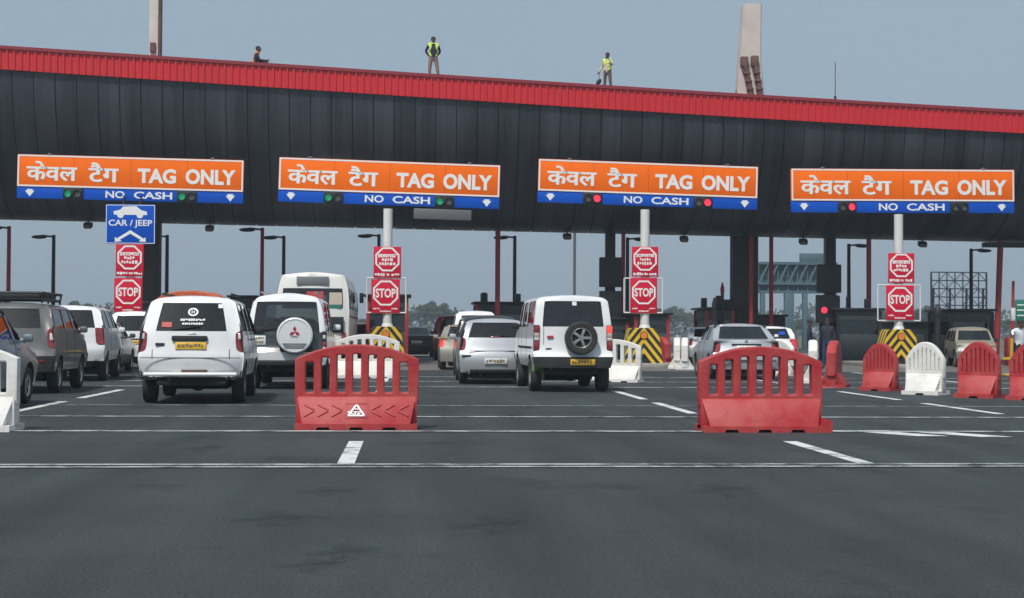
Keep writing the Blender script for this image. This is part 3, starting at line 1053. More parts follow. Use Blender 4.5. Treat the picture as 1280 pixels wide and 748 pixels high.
booth(962, 63.2, 1.25, 396, 'low dark toll booth right of the broad brown column', False, red=False)
booth(1074, 60, 1.75, 388, 'wide teal glazed toll booth left of the fourth stop post', True, red=False)
booth(1215, 59, 1.7, 389, 'dark toll booth behind the tan van at the right', False, red=False)
booth(1140, 61, 1.2, 405, 'low dark toll booth right of the fourth stop post', False, red=False)
booth(172, 58.0, 1.3, 380, 'dark toll booth behind the leftmost stop post', False)

# roof or island mounted posts by the booths
for px, y0, y1, Y, w_, lab in ((893, 372, 400, 60.5, .16, 'short dark bollard lamp with rounded head left of the brown column'),
                     (903, 353, 400, 61.2, .13, 'tall dark signal mast left of the brown column'),
                     (1172, 380, 410, 57.5, .24, 'dark bottle shaped beacon left of the tan van')):
    a, b = P(px, y0, Y), P(px, y1, Y)
    t = thing('beacon_post', lab, 'beacon', (a.x, Y, .14))
    MB().cyl((0, 0, 0), (0, 0, a.z - .5), w_ * .5, n=12).build('post', STEELD, t)
    MB().lathe([(w_ * .62, 0), (w_ * .68, .2), (w_ * .4, .34), (w_ * .25, .44), (0, .46)], 14, Matrix.Translation((0, 0, a.z - .6))).build('beacon_head', REDPOLE if px == 903 else STEELD, t)

# lane signal gantries: dark box panels on the dark columns
def lane_panel(px, boxes, label, red=None):
    Y = 60.6
    p_ = P(px, 350, Y)
    t = thing('lane_signal_panel', label, 'signal panel', (p_.x, Y, P(px, boxes[-1][3], Y).z), group='signal panels on the dark columns')
    z00 = t.location.z
    for (x0, x1, y0, y1) in boxes:
        a_, b_ = P(x0, y1, Y), P(x1, y0, Y)
        bx = MB().box(((a_.x + b_.x) / 2 - p_.x, 0, (a_.z + b_.z) / 2 - z00), (b_.x - a_.x, .22, b_.z - a_.z), .03).build('signal_case', STEELD, t)
        if red and y0 < red[1] < y1:
            c_ = P(red[0], red[1], Y)
            MB().lathe([(0, .02), (.09, .02), (.12, .01), (.13, -.01)], 18, Matrix.Translation((c_.x - p_.x, -.115, c_.z - z00)) @ rotx(PI / 2)).build('red_lamp', LEDRED, bx)
    return t
lane_panel(763, ((749, 777, 322, 359), (749, 777, 364, 402)), 'black two part signal panel on the column behind the spare wheel van')
lane_panel(1035, ((1021, 1051, 331, 366), (1020, 1047, 369, 404)), 'black two part signal panel with a red lamp beside the truss gantry', (1029.5, 388))

# ================================================================== LAMPS, GANTRY, BILLBOARD
def lamp(px, ytop, Y, side, label, m, r=.075):
    p_ = P(px, 400, Y)
    h = P(px, ytop, Y).z
    t = thing('street_lamp', label, 'street lamp', (p_.x, Y, 0), group='street lamps behind the canopy')
    MB().cyl((0, 0, 0), (0, 0, h), r * 1.25, r, n=10).build('pole', m, t)
    MB().cyl((0, 0, h - .08), (side * .55, 0, h - .02), .04, n=8).build('arm', STEELD, t)
    MB().ball((side * .62, 0, h - .09), (.34, .14, .085)).build('lamp_head', STEELD, t)
    MB().box((0, 0, .15), (.34, .34, .3), .03).build('base', KERB, t)
for px, yt, Y, sd, lab, m in ((10, 283, 63, -1, 'red street lamp at the far left edge', REDPOLE), (66, 294, 67, -1, 'black street lamp left of the blue CAR/JEEP sign', STEELD),
                         (208, 294, 67, -1, 'black street lamp just right of the left dark column', STEELD), (327, 285, 63, -1, 'red street lamp behind the white jeep', REDPOLE),
                         (354, 295, 67, -1, 'black street lamp above the white bus', STEELD), (473, 293, 67, -1, 'black street lamp partly behind the second stop post', STEELD),
                         (643, 295, 67, -1, 'black street lamp right of the middle red pole', STEELD), (784, 297, 67, 1, 'black street lamp beside the third stop post', STEELD),
                         (1061, 305, 67, 1, 'black street lamp right of the dark signal column', STEELD), (1214, 311, 67, 1, 'black street lamp in front of the lattice billboard', STEELD)):
    lamp(px, yt, Y, sd, lab, m)
p_ = P(718, 350, 72)
t = thing('plain_pole', 'thin grey pole rising behind the spare wheel van', 'pole', (p_.x, 72, 0))
MB().cyl((0, 0, 0), (0, 0, 6.2), .07, n=10).build('pole', GREYB, t)
MB().box((0, 0, .1), (.3, .3, .2), .02).build('base', KERB, t)
p_ = P(1267, 400, 57.8)
t = thing('boom_barrier', 'red and white raised boom barrier post at the right edge', 'boom barrier', (p_.x - .1, 57.8, .0))
MB().box((0, 0, .55), (.42, .42, 1.1), .04).build('cabinet', REDPOLE, t)
MB().cyl((0, -.1, 1.0), (.05, -.1, 3.3), .07, .055, n=10).build('boom', REDPOLE, t)
MB().box((.03, -.1, 2.0), (.16, .15, .5), .02).build('white_band', WPOLE, t)

Yg = 120.0     # teal truss gantry far behind
a, b = P(948, 365, Yg), P(1046, 330, Yg)
t = thing('truss_gantry', 'hazy teal truss gantry far behind the canopy on tall legs', 'gantry', ((a.x + b.x) / 2, Yg, 0))
cx = t.location.x
mb = MB()
Lh = (b.x - a.x) / 2
for z_ in (a.z, a.z + (b.z - a.z) * .3, b.z): mb.box((0, 0, z_), (2 * Lh, .5, .22), 0)
nn = 8
for q in range(nn):
    xa, xb = -Lh + 2 * Lh * q / nn, -Lh + 2 * Lh * (q + 1) / nn
    mb.cyl((xa, -.15, a.z + .6), (xb, -.15, b.z), .09, n=6)
    mb.cyl((xa, .15, b.z), (xb, .15, a.z + .6), .09, n=6)
    mb.cyl((xa, 0, a.z), (xa, 0, b.z), .08, n=6)
mb.build('truss_beam', TEAL, t)
MB().box((0, .3, (a.z + b.z) / 2), (2 * Lh, .12, b.z - a.z - .1)).build('backing_panel', TEAL, t)
for px in (986, 1006, 1040, 953):
    q_ = P(px, 400, Yg)
    MB().box((q_.x - cx, 0, a.z / 2 - .05), (.75 if px == 986 else .35, .5, a.z - .1), .02).build('leg', TEAL, t)
a2, b2 = P(1000, 329, Yg), P(1036, 318, Yg)
MB().box(((a2.x + b2.x) / 2 - cx, 0, (a2.z + b2.z) / 2 + .05), (b2.x - a2.x, .4, b2.z - a2.z), .02).build('upper_box', TEAL, t)
MB().cyl(((a2.x + b2.x) / 2 - cx, 0, b.z), ((a2.x + b2.x) / 2 - cx, 0, a2.z + .2), .12, n=8).build('stub', TEAL, t)

Yl = 110.0
a, b = P(1164, 392, Yl), P(1233, 341, Yl)
t = thing('billboard_frame', 'open lattice billboard frame behind the tan van', 'billboard frame', ((a.x + b.x) / 2, Yl, 0))
mb = MB()
Wl = b.x - a.x
rg = random.Random(2)
for q in range(8):
    xx = -Wl / 2 + Wl * q / 7
    mb.cyl((xx, 0, .5), (xx, 0, b.z), .045 if q % 7 else .07, n=6)
for q in range(6):
    zz = a.z + (b.z - a.z) * q / 5
    mb.cyl((-Wl / 2, 0, zz), (Wl / 2, 0, zz), .04, n=6)
for q in range(7):
    for r_ in range(5):
        xa, xb = -Wl / 2 + Wl * q / 7, -Wl / 2 + Wl * (q + 1) / 7
        za, zb = a.z + (b.z - a.z) * r_ / 5, a.z + (b.z - a.z) * (r_ + 1) / 5
        if rg.random() < .75: mb.cyl((xa, .1, za if (q + r_) % 2 else zb), (xb, .1, zb if (q + r_) % 2 else za), .03, n=5)
mb.build('lattice', STEELD, t)
for sx in (-.45, -.15, .15, .45): MB().cyl((sx * Wl, .3, 0), (sx * Wl, .1, b.z * .8), .09, n=8).build('leg', STEELD, t)
a, b = P(1268, 401, 95), P(1300, 375, 95)
t = thing('direction_sign', 'green road sign with white lines behind the right red pole', 'road sign', ((a.x + b.x) / 2, 95, 0))
MB().box((0, 0, (a.z + b.z) / 2), (b.x - a.x, .1, b.z - a.z), .02).build('panel', GREENS, t)
mb = MB()
for q in range(3): mb.box((-.1, -.055, a.z + (b.z - a.z) * (.25 + .25 * q)), ((b.x - a.x) * .7, .006, .08))
mb.build('small_lettering', SWHITE, t, sharp=None)
for sx in (-.5, .5): MB().cyl((sx, .1, 0), (sx, .1, b.z - .1), .06, n=8).build('post', GREYB, t)

# low white rail behind the lanes on the right
a, b = P(838, 425, 80), P(940, 425, 80)
t = thing('guard_rail', 'pale guard rail running along the road behind the right lanes', 'guard rail', (a.x, 80, 0))
MB().box(((b.x - a.x) / 2, 0, .68), (b.x - a.x, .06, .3), .02).build('rail', GREYB, t)
for q in range(6): MB().box(((b.x - a.x) * q / 5, .08, .4), (.1, .1, .8)).build('post', GREYB, t)

# ================================================================== TREES
def crown_mesh(seed, clumps, leaves, rx, ry, rz, size):
    rg = random.Random(seed)
    mb = MB()
    for c_ in range(clumps):
        while True:
            v = Vector((rg.uniform(-1, 1), rg.uniform(-1, 1), rg.uniform(-1, 1)))
            if v.length < 1: break
        cc = Vector((v.x * rx, v.y * ry, v.z * rz))
        cr = rg.uniform(.28, .5) * min(rx, rz)
        for l_ in range(leaves):
            d = Vector((rg.gauss(0, 1), rg.gauss(0, 1), rg.gauss(0, 1))).normalized() * cr * rg.uniform(.5, 1.05)
            n_ = (d.normalized() + Vector((rg.uniform(-.7, .7), rg.uniform(-.7, .7), rg.uniform(-.4, .9)))).normalized()
            tx = n_.orthogonal().normalized()
            ty = n_.cross(tx)
            s = size * rg.uniform(.6, 1.3)
            o_ = cc + Vector((d.x, d.y, d.z * .75))
            mb.bm.faces.new([mb.bm.verts.new(o_ + tx * s * u + ty * s * .7 * w_) for u, w_ in ((-1, 0), (0, -1), (1, 0), (0, 1))])
    me = bpy.data.meshes.new('crown')
    mb.bm.to_mesh(me)
    mb.bm.free()
    return me
def trunk_mesh(seed, h):
    rg = random.Random(seed)
    mb = MB().cyl((0, 0, 0), (.1, 0, h * .55), .26, .16, n=8)
    for q in range(4):
        a_ = q * 1.6 + rg.uniform(-.4, .4)
        mb.cyl((.08, 0, h * .45), (.1 + math.cos(a_) * h * .25, math.sin(a_) * h * .25, h * .85), .13, .05, n=6)
    me = mb.mesh('trunk')
    return me
CROWNS = [crown_mesh(s, 30, 150, rx, 2.4, rz, .17) for s, rx, rz in ((1, 3.2, 1.9), (2, 2.6, 2.4), (3, 4.0, 1.7))]
TRUNKS = [trunk_mesh(s, 5) for s in (1, 2, 3)]
for me in CROWNS: me.materials.append(LEAF)
def tree(px, ytop, Y, kind, label, group='hazy trees beyond the plaza'):
    p_ = P(px, 400, Y)
    h = P(px, ytop, Y).z
    rz_ = (1.9, 2.4, 1.7)[kind] * 1.15
    sc = h / (3.0 + 2 * rz_)
    t = thing('tree', label, 'tree', (p_.x, Y, -.03), random.uniform(0, 6), group)
    t.scale = (sc, sc, sc)
    tr = link_mesh('trunk', TRUNKS[kind], BARK, t)
    cr = bpy.data.objects.new('crown', CROWNS[kind]); C.objects.link(cr); cr.parent = t
    cr.location = (0, 0, 3.0 + rz_ - .1)
    return t
tree(102, 372, 250, 1, 'small round hazy tree beyond the cars at the left', None)
tree(78, 380, 260, 0, 'low hazy tree left of the small round tree at left', None)
rg = random.Random(9)
x = 225
while x < 1300:
    if 930 < x < 960: x += 12
    top = {0: 390}.get(0)
    top = 391 + 7 * math.sin(x * .021) + rg.uniform(-5, 6)
    if 530 < x < 600: top -= 4
    tree(x, top, rg.uniform(290, 390), rg.randrange(3), 'hazy dark tree in the long treeline beyond the plaza')
    x += rg.uniform(11, 19)
# the wood behind them, one mass
mb = MB()
rg = random.Random(21)
me = bpy.data.meshes.new('distant_wood')
bm = bmesh.new()
for q in range(16000):
    X_ = rg.uniform(-200, 330)
    Y_ = rg.uniform(430, 470)
    topz = 6.8 + 2.2 * math.sin(X_ * .07) + 1.5 * math.sin(X_ * .21 + 1)
    o_ = Vector((X_, Y_, rg.uniform(.0, 1) * topz))
    n_ = Vector((rg.gauss(0, 1), rg.gauss(0, 1), rg.gauss(0, 1))).normalized()
    tx = n_.orthogonal().normalized(); ty = n_.cross(tx); s = rg.uniform(.5, 1.0)
    bm.faces.new([bm.verts.new(o_ + tx * s * u + ty * s * .7 * w_) for u, w_ in ((-1, 0), (0, -1), (1, 0), (0, 1))])
bm.to_mesh(me); bm.free()
o = link_mesh('distant_wood', me, LEAF, None, None)
tag(o, 'hazy mass of woodland along the horizon', 'wood', kind='stuff')
# ================================================================== WATER FILLED BARRIERS
def barrier_mesh(L, H, shoulder, slots, open_slots, chev=False, foot=0.0, slotw=.5, thick=.055, er=.036, bev=.018):
    zb = .40
    n_ = 24
    arc = []
    for q in range(n_ + 1):
        u = -1 + 2 * q / n_
        arc.append((u * L / 2, shoulder + (H - shoulder) * (1 - abs(u) ** 2.1)))
    outer = [(-L / 2, zb - .06)] + arc + [(L / 2, zb - .06)]
    outer = outer[::-1]
    holes = []
    pitch = L * .91 / slots if slots else 1
    sw = pitch * slotw + .036
    for q in range(slots):
        cx = (q - (slots - 1) / 2) * pitch
        ut = abs(cx) / (L / 2)
        zt = shoulder + (H - shoulder) * (1 - ut ** 2.1) - .085
        z0 = zb + .04
        h = []
        rr = min(er, sw * .49)
        for ox, oz, a0 in ((1, 1, 0), (-1, 1, PI / 2), (-1, -1, PI), (1, -1, 1.5 * PI)):
            for k in range(5):
                a = a0 + PI / 2 * k / 4
                h.append((cx + ox * (sw / 2 - rr) + rr * math.cos(a), (zt - rr if oz > 0 else z0 + rr) + rr * math.sin(a)))
        holes.append(h)
    me = curve_mesh(outer, holes, thick, bev)
    mb = MB().add_mesh(me, rotx(PI / 2))
    bpy.data.meshes.remove(me)
    if not open_slots:
        me = curve_mesh([(x * .97, z - .03) for x, z in outer], [], .022, 0)
        mb.add_mesh(me, rotx(PI / 2))
        bpy.data.meshes.remove(me)
    # slab between the ends
    mb.box((0, 0, .20), (L, .22, .36), .02)
    # sloped wedge
    t, b_, zt, z0 = .085, .29, zb + .005, .07
    xt, xb = L / 2 - .012, L / 2 - .085 * min(1, L)
    vs = [mb.bm.verts.new(v) for v in ((-xt, -t, zt), (xt, -t, zt), (xt, t, zt), (-xt, t, zt), (-xb, -b_, z0), (xb, -b_, z0), (xb, b_, z0), (-xb, b_, z0))]
    fs = [mb.bm.faces.new([vs[i] for i in f]) for f in ((0, 1, 2, 3), (4, 7, 6, 5), (0, 4, 5, 1), (1, 5, 6, 2), (2, 6, 7, 3), (3, 7, 4, 0))]
    es = set(e for f in fs for e in f.edges)
    bmesh.ops.bevel(mb.bm, geom=list(es), offset=.014, segments=2, affect='EDGES', profile=.5)
    # foot with fork lift notches
    out = [(-L / 2, 0)]
    for cx in ((-.27 * L, 0, .27 * L) if L > 1.1 else (0,)):
        out += [(cx - .09, 0), (cx - .07, .035), (cx + .07, .035), (cx + .09, 0)]
    out += [(L / 2 + foot, 0), (L / 2 + foot, .15 if foot else .06), (L / 2, .17 if foot else .075), (L / 2 - .06, .075), (-L / 2 + .06, .075), (-L / 2, .075)]
    mb.prism([(x_, -.30, z_) for x_, z_ in out], 'y', (0, .60, 0))
    mb.cyl((0, 0, H - .02), (0, 0, H + .012), .05, n=12)
    if chev:      # moulded chevrons on the slope
        sl = math.atan2(b_ - t, zt - z0)
        for s in (-1, 1):
            for q in range(3):
                cx = s * (.24 + q * .17)
                for (dz, tilt) in ((.03, -.85), (-.045, .9)):
                    zz = .245 + dz
                    yy = -(t + (b_ - t) * (zt - zz) / (zt - z0)) - .004
                    M = rotx(-sl) @ roty(s * tilt * .62)
                    mb.box((cx, yy, zz), (.15, .022, .022), .006, M=M)
        zz = .235
        yy = -(t + (b_ - t) * (zt - zz) / (zt - z0)) - .002
        for (x_, z_, sx, sz) in ((0, .10, .27, .012), (0, -.10, .27, .012), (-.135, 0, .012, .2), (.135, 0, .012, .2)):
            mb.box((0, yy, zz), (sx, .012, sz), .003, M=rotx(-sl) @ Matrix.Translation((x_, 0, z_)))
    return mb.mesh('barrier')
B_OPEN = barrier_mesh(1.5, 1.035, .86, 7, True)
B_CHEV = barrier_mesh(1.5, 1.035, .86, 7, True, True)
B_FOOT = barrier_mesh(1.52, 1.035, .85, 7, True, False, .08)
B_SHORT = barrier_mesh(.74, 1.0, .68, 8, False, slotw=.12, er=.02)
B_CLOSED = barrier_mesh(1.2, 1.0, .76, 8, False, slotw=.14, thick=.055, er=.02, bev=.06)
def barrier(px, py, me, m, label, rz=0.0, fwd=True, dx=0.0, sc=1.0, group='water filled barriers on the road'):
    g = G(px, py)
    me2 = me.copy()
    o = link_mesh('road_barrier', me2, m, None, 32)
    o.location = (g.x + dx, g.y + (.28 if fwd else 0), .0)
    o.rotation_euler = (0, 0, rz)
    o.scale = (sc, sc, sc)
    return tag(o, label, 'barrier', group)
bA = barrier(445, 538, B_CHEV, BRED, 'red slatted barrier with a white triangle mark, left of centre')
mb = MB()
sl = math.atan2(.205, .32)
zz = .235
yy = -(.085 + .205 * (.405 - zz) / .32) - .009
M0 = Matrix.Translation((0, yy, zz)) @ rotx(-sl)
def tri_pt(x, z): return M0 @ Vector((x, 0, z))
for (a, b) in (((-.10, -.07), (.0, .085)), ((.0, .085), (.10, -.07)), ((.10, -.07), (-.10, -.07))):
    a, b = Vector((a[0], 0, a[1])), Vector((b[0], 0, b[1]))
    d = (b - a).normalized(); nrm = Vector((-d.z, 0, d.x)) * .011
    mb.prism([tuple(M0 @ v) for v in (a - nrm, b - nrm, b + nrm, a + nrm)], 'y', tuple(M0.to_3x3() @ Vector((0, -.006, 0))))
rg = random.Random(3)
for (z_, x0, x1) in ((-.02, -.10, .07), (-.045, -.085, .06), (.015, -.035, .04)):
    x_ = x0
    while x_ < x1:
        w_ = rg.uniform(.010, .024)
        mb.box((0, 0, 0), (w_, .006, .017), M=M0 @ Matrix.Translation((x_, -.006, z_ + rg.uniform(-.006, .006))))
        x_ += w_ + .006
mb.build('triangle_mark', WDECAL, bA, sharp=None)
barrier(956, 541, B_FOOT, BRED, 'plain red slatted barrier right of centre with a projecting foot', .0)
barrier(-66, 540, B_OPEN, BWHITE, 'white slatted barrier cut by the left edge of the picture', -.05)
barrier(459, 473, B_OPEN, BWHITE, 'white slatted barrier seen behind the left red barrier', .0, sc=1.08)
barrier(766, 478, B_OPEN, BWHITE, 'white slatted barrier half hidden by the spare wheel van', -.42)
barrier(829, 458, B_CLOSED, BRED, 'red barrier turned sideways right of the chevron block by the spare wheel van', R(-80))
barrier(848, 461, B_CLOSED, BWHITE, 'white barrier seen end on, beside the red one behind the spare wheel van', R(80), sc=1.0)
barrier(858, 462, B_CLOSED, BWHITE, 'white barrier seen end on, just left of the silver saloon', R(79), sc=1.0)
barrier(977, 470, B_CLOSED, BWHITE, 'white barrier behind the right red barrier beside the silver saloon', R(-62))
barrier(995, 470, B_CLOSED, BRED, 'small red barrier end behind the right red barrier', R(76))
barrier(1020, 479, B_CLOSED, BWHITE, 'white barrier seen end on, right of the right red barrier', R(75))
barrier(1047, 485, B_CLOSED, BRED, 'red barrier seen end on, with worn side, right of the right red barrier', R(68))
barrier(1106, 489, B_SHORT, BRED, 'red arched barrier in front of the fourth stop post', R(-44))
barrier(1163, 494, B_SHORT, BWHITE, 'white arched barrier between two red arched barriers', R(-42), sc=1.04)
barrier(1231, 498, B_SHORT, BRED, 'red arched barrier in front of the tan van', R(-42), sc=1.06)
barrier(1298, 501, B_SHORT, BRED, 'red arched barrier cut by the right edge of the picture', R(-42), sc=1.06)

# ================================================================== PEOPLE
def person(label, loc, rz, cloth, pose=None, scale=1.0, vest=None, hold=None, cap=None):
    """cloth: materials of shirt, trousers. Local frame: facing -y, feet at z = 0, 1.72 m tall"""
    J = dict(pelvis=(0, 0, .93), spine=(0, -.01, 1.10), chest=(0, 0, 1.30), neck=(0, .01, 1.45), chin=(0, -.01, 1.52), head=(0, -.015, 1.60), crown=(0, 0, 1.68),
             sl=(.17, .01, 1.40), el=(.24, .03, 1.12), wl=(.26, -.06, .88), sr=(-.17, .01, 1.40), er=(-.24, .03, 1.12), wr=(-.26, -.06, .88),
             hl=(.095, 0, .90), kl=(.11, -.02, .49), al=(.12, .03, .085), tl=(.14, -.15, .04), hr=(-.095, 0, .90), kr=(-.11, -.02, .49), ar=(-.12, .03, .085), tr=(-.14, -.15, .04))
    J.update(pose or {})
    RAD = dict(pelvis=(.155, .115), spine=(.145, .105), chest=(.17, .115), neck=(.058, .06), chin=(.062, .07), head=(.082, .098), crown=(.05, .06),
               sl=(.066,) * 2, el=(.047,) * 2, wl=(.031,) * 2, hl=(.095,) * 2, kl=(.065,) * 2, al=(.045,) * 2, tl=(.036,) * 2)
    for a in 'shekawt':
        pass
    names = list(J)
    idx = {k: i for i, k in enumerate(names)}
    verts = [Vector(J[k]) for k in names]
    rads = [RAD.get(k, RAD.get(k[0] + 'l', (.05, .05))) for k in names]
    edges = [('pelvis', 'spine'), ('spine', 'chest'), ('chest', 'neck'), ('neck', 'chin'), ('chin', 'head'), ('head', 'crown'),
             ('chest', 'sl'), ('sl', 'el'), ('el', 'wl'), ('chest', 'sr'), ('sr', 'er'), ('er', 'wr'),
             ('pelvis', 'hl'), ('hl', 'kl'), ('kl', 'al'), ('al', 'tl'), ('pelvis', 'hr'), ('hr', 'kr'), ('kr', 'ar'), ('ar', 'tr')]
    kinds = ['torso', 'torso', 'torso', 'skin', 'skin', 'hair', 'torso', 'arm', 'arm', 'torso', 'arm', 'arm', 'hip', 'leg', 'leg', 'shoe', 'hip', 'leg', 'leg', 'shoe']
    E = [(idx[a], idx[b]) for a, b in edges]
    def addv(p, r):
        verts.append(Vector(p)); rads.append((r, r)); return len(verts) - 1
    # nose
    hd = Vector(J['head'])
    fdir = Vector((0, -1, 0))
    for s in 'lr':     # hands: palm, four fingers, thumb
        wv, ev = Vector(J['w' + s]), Vector(J['e' + s])
        d = (wv - ev).normalized()
        side = d.cross(Vector((0, 1, 0) if abs(d.y) < .8 else (1, 0, 0))).normalized()
        up = d.cross(side)
        palm = addv(wv + d * .055, .027)
        E.append((idx['w' + s], palm)); kinds.append('skin')
        for q, (o, ln) in enumerate(((-.028, .075), (-.010, .086), (.010, .080), (.027, .062))):
            k1 = addv(wv + d * .095 + side * o, .0095)
            k2 = addv(wv + d * (.095 + ln * .55) + side * o * 1.15 + up * .012, .0085)
            k3 = addv(wv + d * (.095 + ln * .9) + side * o * 1.15 + up * .038, .0075)
            E.extend([(palm, k1), (k1, k2), (k2, k3)]); kinds.extend(['skin'] * 3)
        t1 = addv(wv + d * .04 - side * .036 + up * .012, .011)
        t2 = addv(wv + d * .085 - side * .050 + up * .028, .009)
        E.extend([(palm, t1), (t1, t2)]); kinds.extend(['skin'] * 2)
    me = bpy.data.meshes.new('person_skeleton')
    me.from_pydata(verts, E, [])
    ob = temp_obj(me)
    ob.modifiers.new('skin', 'SKIN').use_smooth_shade = True
    if not me.skin_vertices:
        pass
    sv = me.skin_vertices[0].data
    for i, r in enumerate(rads): sv[i].radius = r
    for i in range(len(sv)): sv[i].use_root = (i == 0)
    ob.modifiers.new('sub', 'SUBSURF').levels = 1
    out = evaluated(ob)
    drop(ob)
    mats = [SKIN, cloth[0], cloth[1], HAIR, SHOE]
    MI = dict(skin=0, torso=1, arm=1, hip=2, leg=2, hair=3, shoe=4)
    bones = [(verts[a], verts[b], k) for (a, b), k in zip(E, kinds)]
    tor = []
    for p in out.polygons:
        c = p.center
        best, bk = 9, 'skin'
        for a, b, k in bones:
            ab = b - a
            t_ = max(0, min(1, (c - a).dot(ab) / max(ab.length_squared, 1e-9)))
            dd = (c - (a + ab * t_)).length
            if k in ('skin', 'hair'): dd += .012
            if dd < best: best, bk = dd, k
        if bk == 'torso' and c.z < J['pelvis'][2] + .02 and abs(c.x) < .25: bk = 'hip'
        if bk == 'hair' and c.z < hd.z + .02 and c.y < hd.y: bk = 'skin'
        p.material_index = MI[bk]
        if bk == 'torso': tor.append(p.index)
    t = thing('person', label, 'person', loc, rz)
    t.scale = (scale,) * 3
    body = link_mesh('body', out, mats, t, 60)
    # face pieces and hair
    mb = MB()
    mb.ball(hd + Vector((0, -.098, -.012)), (.013, .02, .022), n=10)
    for s in (-1, 1): mb.ball(hd + Vector((s * .082, .005, -.01)), (.012, .022, .032), n=10)
    mb.build('nose_and_ears', SKIN, t)
    mb = MB()
    for s in (-1, 1): mb.ball(hd + Vector((s * .032, -.088, .012)), (.012, .008, .007), n=8)
    mb.box(hd + Vector((0, -.088, -.05)), (.045, .012, .007), .003)
    mb.build('eyes_and_mouth', HAIR, t)
    MB().ball(hd + Vector((0, .018, .035)), (.088, .092, .085)).build('hair', HAIR, t)
    if cap:
        mb = MB().ball(hd + Vector((0, .005, .055)), (.098, .108, .075))
        mb.box(hd + Vector((0, -.12, .05)), (.13, .09, .016), .006)
        mb.build('cap', cap, t)
    if vest:
        bm = bmesh.new()
        bm.from_mesh(out)
        bm.faces.ensure_lookup_table()
        keep = set(tor)
        bmesh.ops.delete(bm, geom=[f for f in bm.faces if f.index not in keep or (vest[1] and abs(f.calc_center_median().x) < .055 and f.normal.y < -.2)], context='FACES')
        bm.normal_update()
        for v in bm.verts: v.co += v.normal * .018
        m2 = bpy.data.meshes.new('vest')
        bm.to_mesh(m2); bm.free()
        link_mesh('vest', m2, vest[0], t, 60)
    return t
def roof_z(x): return z_top(x) - .02
Yr = 58.3
x = P(541.5, 70, Yr).x
person('person on the canopy roof in open hi-vis yellow vest, hands behind the back', (x, Yr, roof_z(x) - .02), R(6), (NAVY, KHAKI),
       dict(el=(.27, .10, 1.16), wl=(.10, .17, .98), er=(-.27, .10, 1.16), wr=(-.10, .17, .98), kr=(-.13, 0, .49), ar=(-.11, .05, .085), tr=(-.13, -.13, .04), kl=(.16, -.03, .49), al=(.22, .03, .085), tl=(.27, -.14, .04)),
       1.04, (VESTY, True))
x = P(759.5, 70, Yr).x
pr = person('person on the canopy roof in pale shirt raising one hand to the face', (x, Yr, roof_z(x) - .05), R(-30), (PALECL, BROWNT),
       dict(el=(.26, -.10, 1.17), wl=(.15, -.22, 1.42), er=(-.25, .03, 1.14), wr=(-.33, -.05, .95), kl=(.14, -.04, .49), al=(.2, .02, .085), tl=(.22, -.15, .04)), .96, (VESTY, True))
p_ = P(747, 100, Yr)
t = thing('long_handled_tool', 'thin long handled tool leaning down beside the person in pale shirt', 'tool', (p_.x, Yr, roof_z(p_.x)))
a_ = Vector((x - p_.x - .30, -.08, .86 + .0))
MB().cyl((.0, -.03, .05), a_, .014, n=8).build('handle', GREYB, t)
MB().ball((.04, -.03, .42), (.09, .05, .14), M=roty(.6)).build('tool_head', STEELD, t)
x = P(321, 70, Yr).x
person('person sitting on the canopy roof in dark clothes and orange vest', (x, Yr, roof_z(x) - .06), R(95), (NAVY, NAVY),
       dict(pelvis=(0, .10, .14), spine=(0, .06, .30), chest=(0, .02, .50), neck=(0, -.02, .66), chin=(0, -.05, .72), head=(0, -.06, .80), crown=(0, -.05, .88),
            sl=(.17, .01, .60), el=(.23, -.10, .38), wl=(.13, -.28, .40), sr=(-.17, .01, .60), er=(-.23, -.10, .38), wr=(-.13, -.28, .40),
            hl=(.10, .07, .12), kl=(.15, -.30, .40), al=(.14, -.42, .085), tl=(.15, -.60, .05), hr=(-.10, .07, .12), kr=(-.15, -.30, .40), ar=(-.14, -.42, .085), tr=(-.15, -.60, .05)), 1.1, (VESTO, False))
g = P(1012, 440, 52.0)
person('attendant in dark clothes standing left of the red lamp panel', (g.x, 52.0, .0), R(75), (NAVY, NAVY), dict(wl=(.20, -.22, 1.02), el=(.24, -.02, 1.13)), 1.0)
g = P(1034, 440, 51.0)
person('attendant in blue trousers and dark jacket below the red lamp panel', (g.x, 51.0, .0), R(-30), (NAVY, BLUECL), None, 1.02)
g = P(1274, 440, 41.0)
person('person in a white shirt reaching out at the right edge of the picture', (g.x, 41.0, .0), R(12), (WHITECL, NAVY),
       dict(spine=(-.02, -.03, 1.09), chest=(-.06, -.07, 1.27), neck=(-.06, -.12, 1.42), chin=(-.06, -.15, 1.48), head=(-.06, -.17, 1.56), crown=(-.06, -.16, 1.64),
            sr=(-.23, -.06, 1.36), er=(-.36, -.20, 1.30), wr=(-.44, -.36, 1.24), sl=(.11, -.07, 1.37)), .97)
g = P(1264, 450, 44)
t = thing('yellow_stand', 'yellow metal stand behind the barriers at the right edge', 'stand', (g.x, 44, 0))
YEL = mat('yellow_steel', (.55, .36, .03), .5)
MB().cyl((0, 0, .03), (.02, 0, 1.1), .05, n=10).build('post', YEL, t)
MB().box((0, 0, .5), (.5, .05, .08), .01).build('cross_bar', YEL, t)
MB().box((0, 0, .02), (.5, .5, .05), .01).build('base', YEL, t)
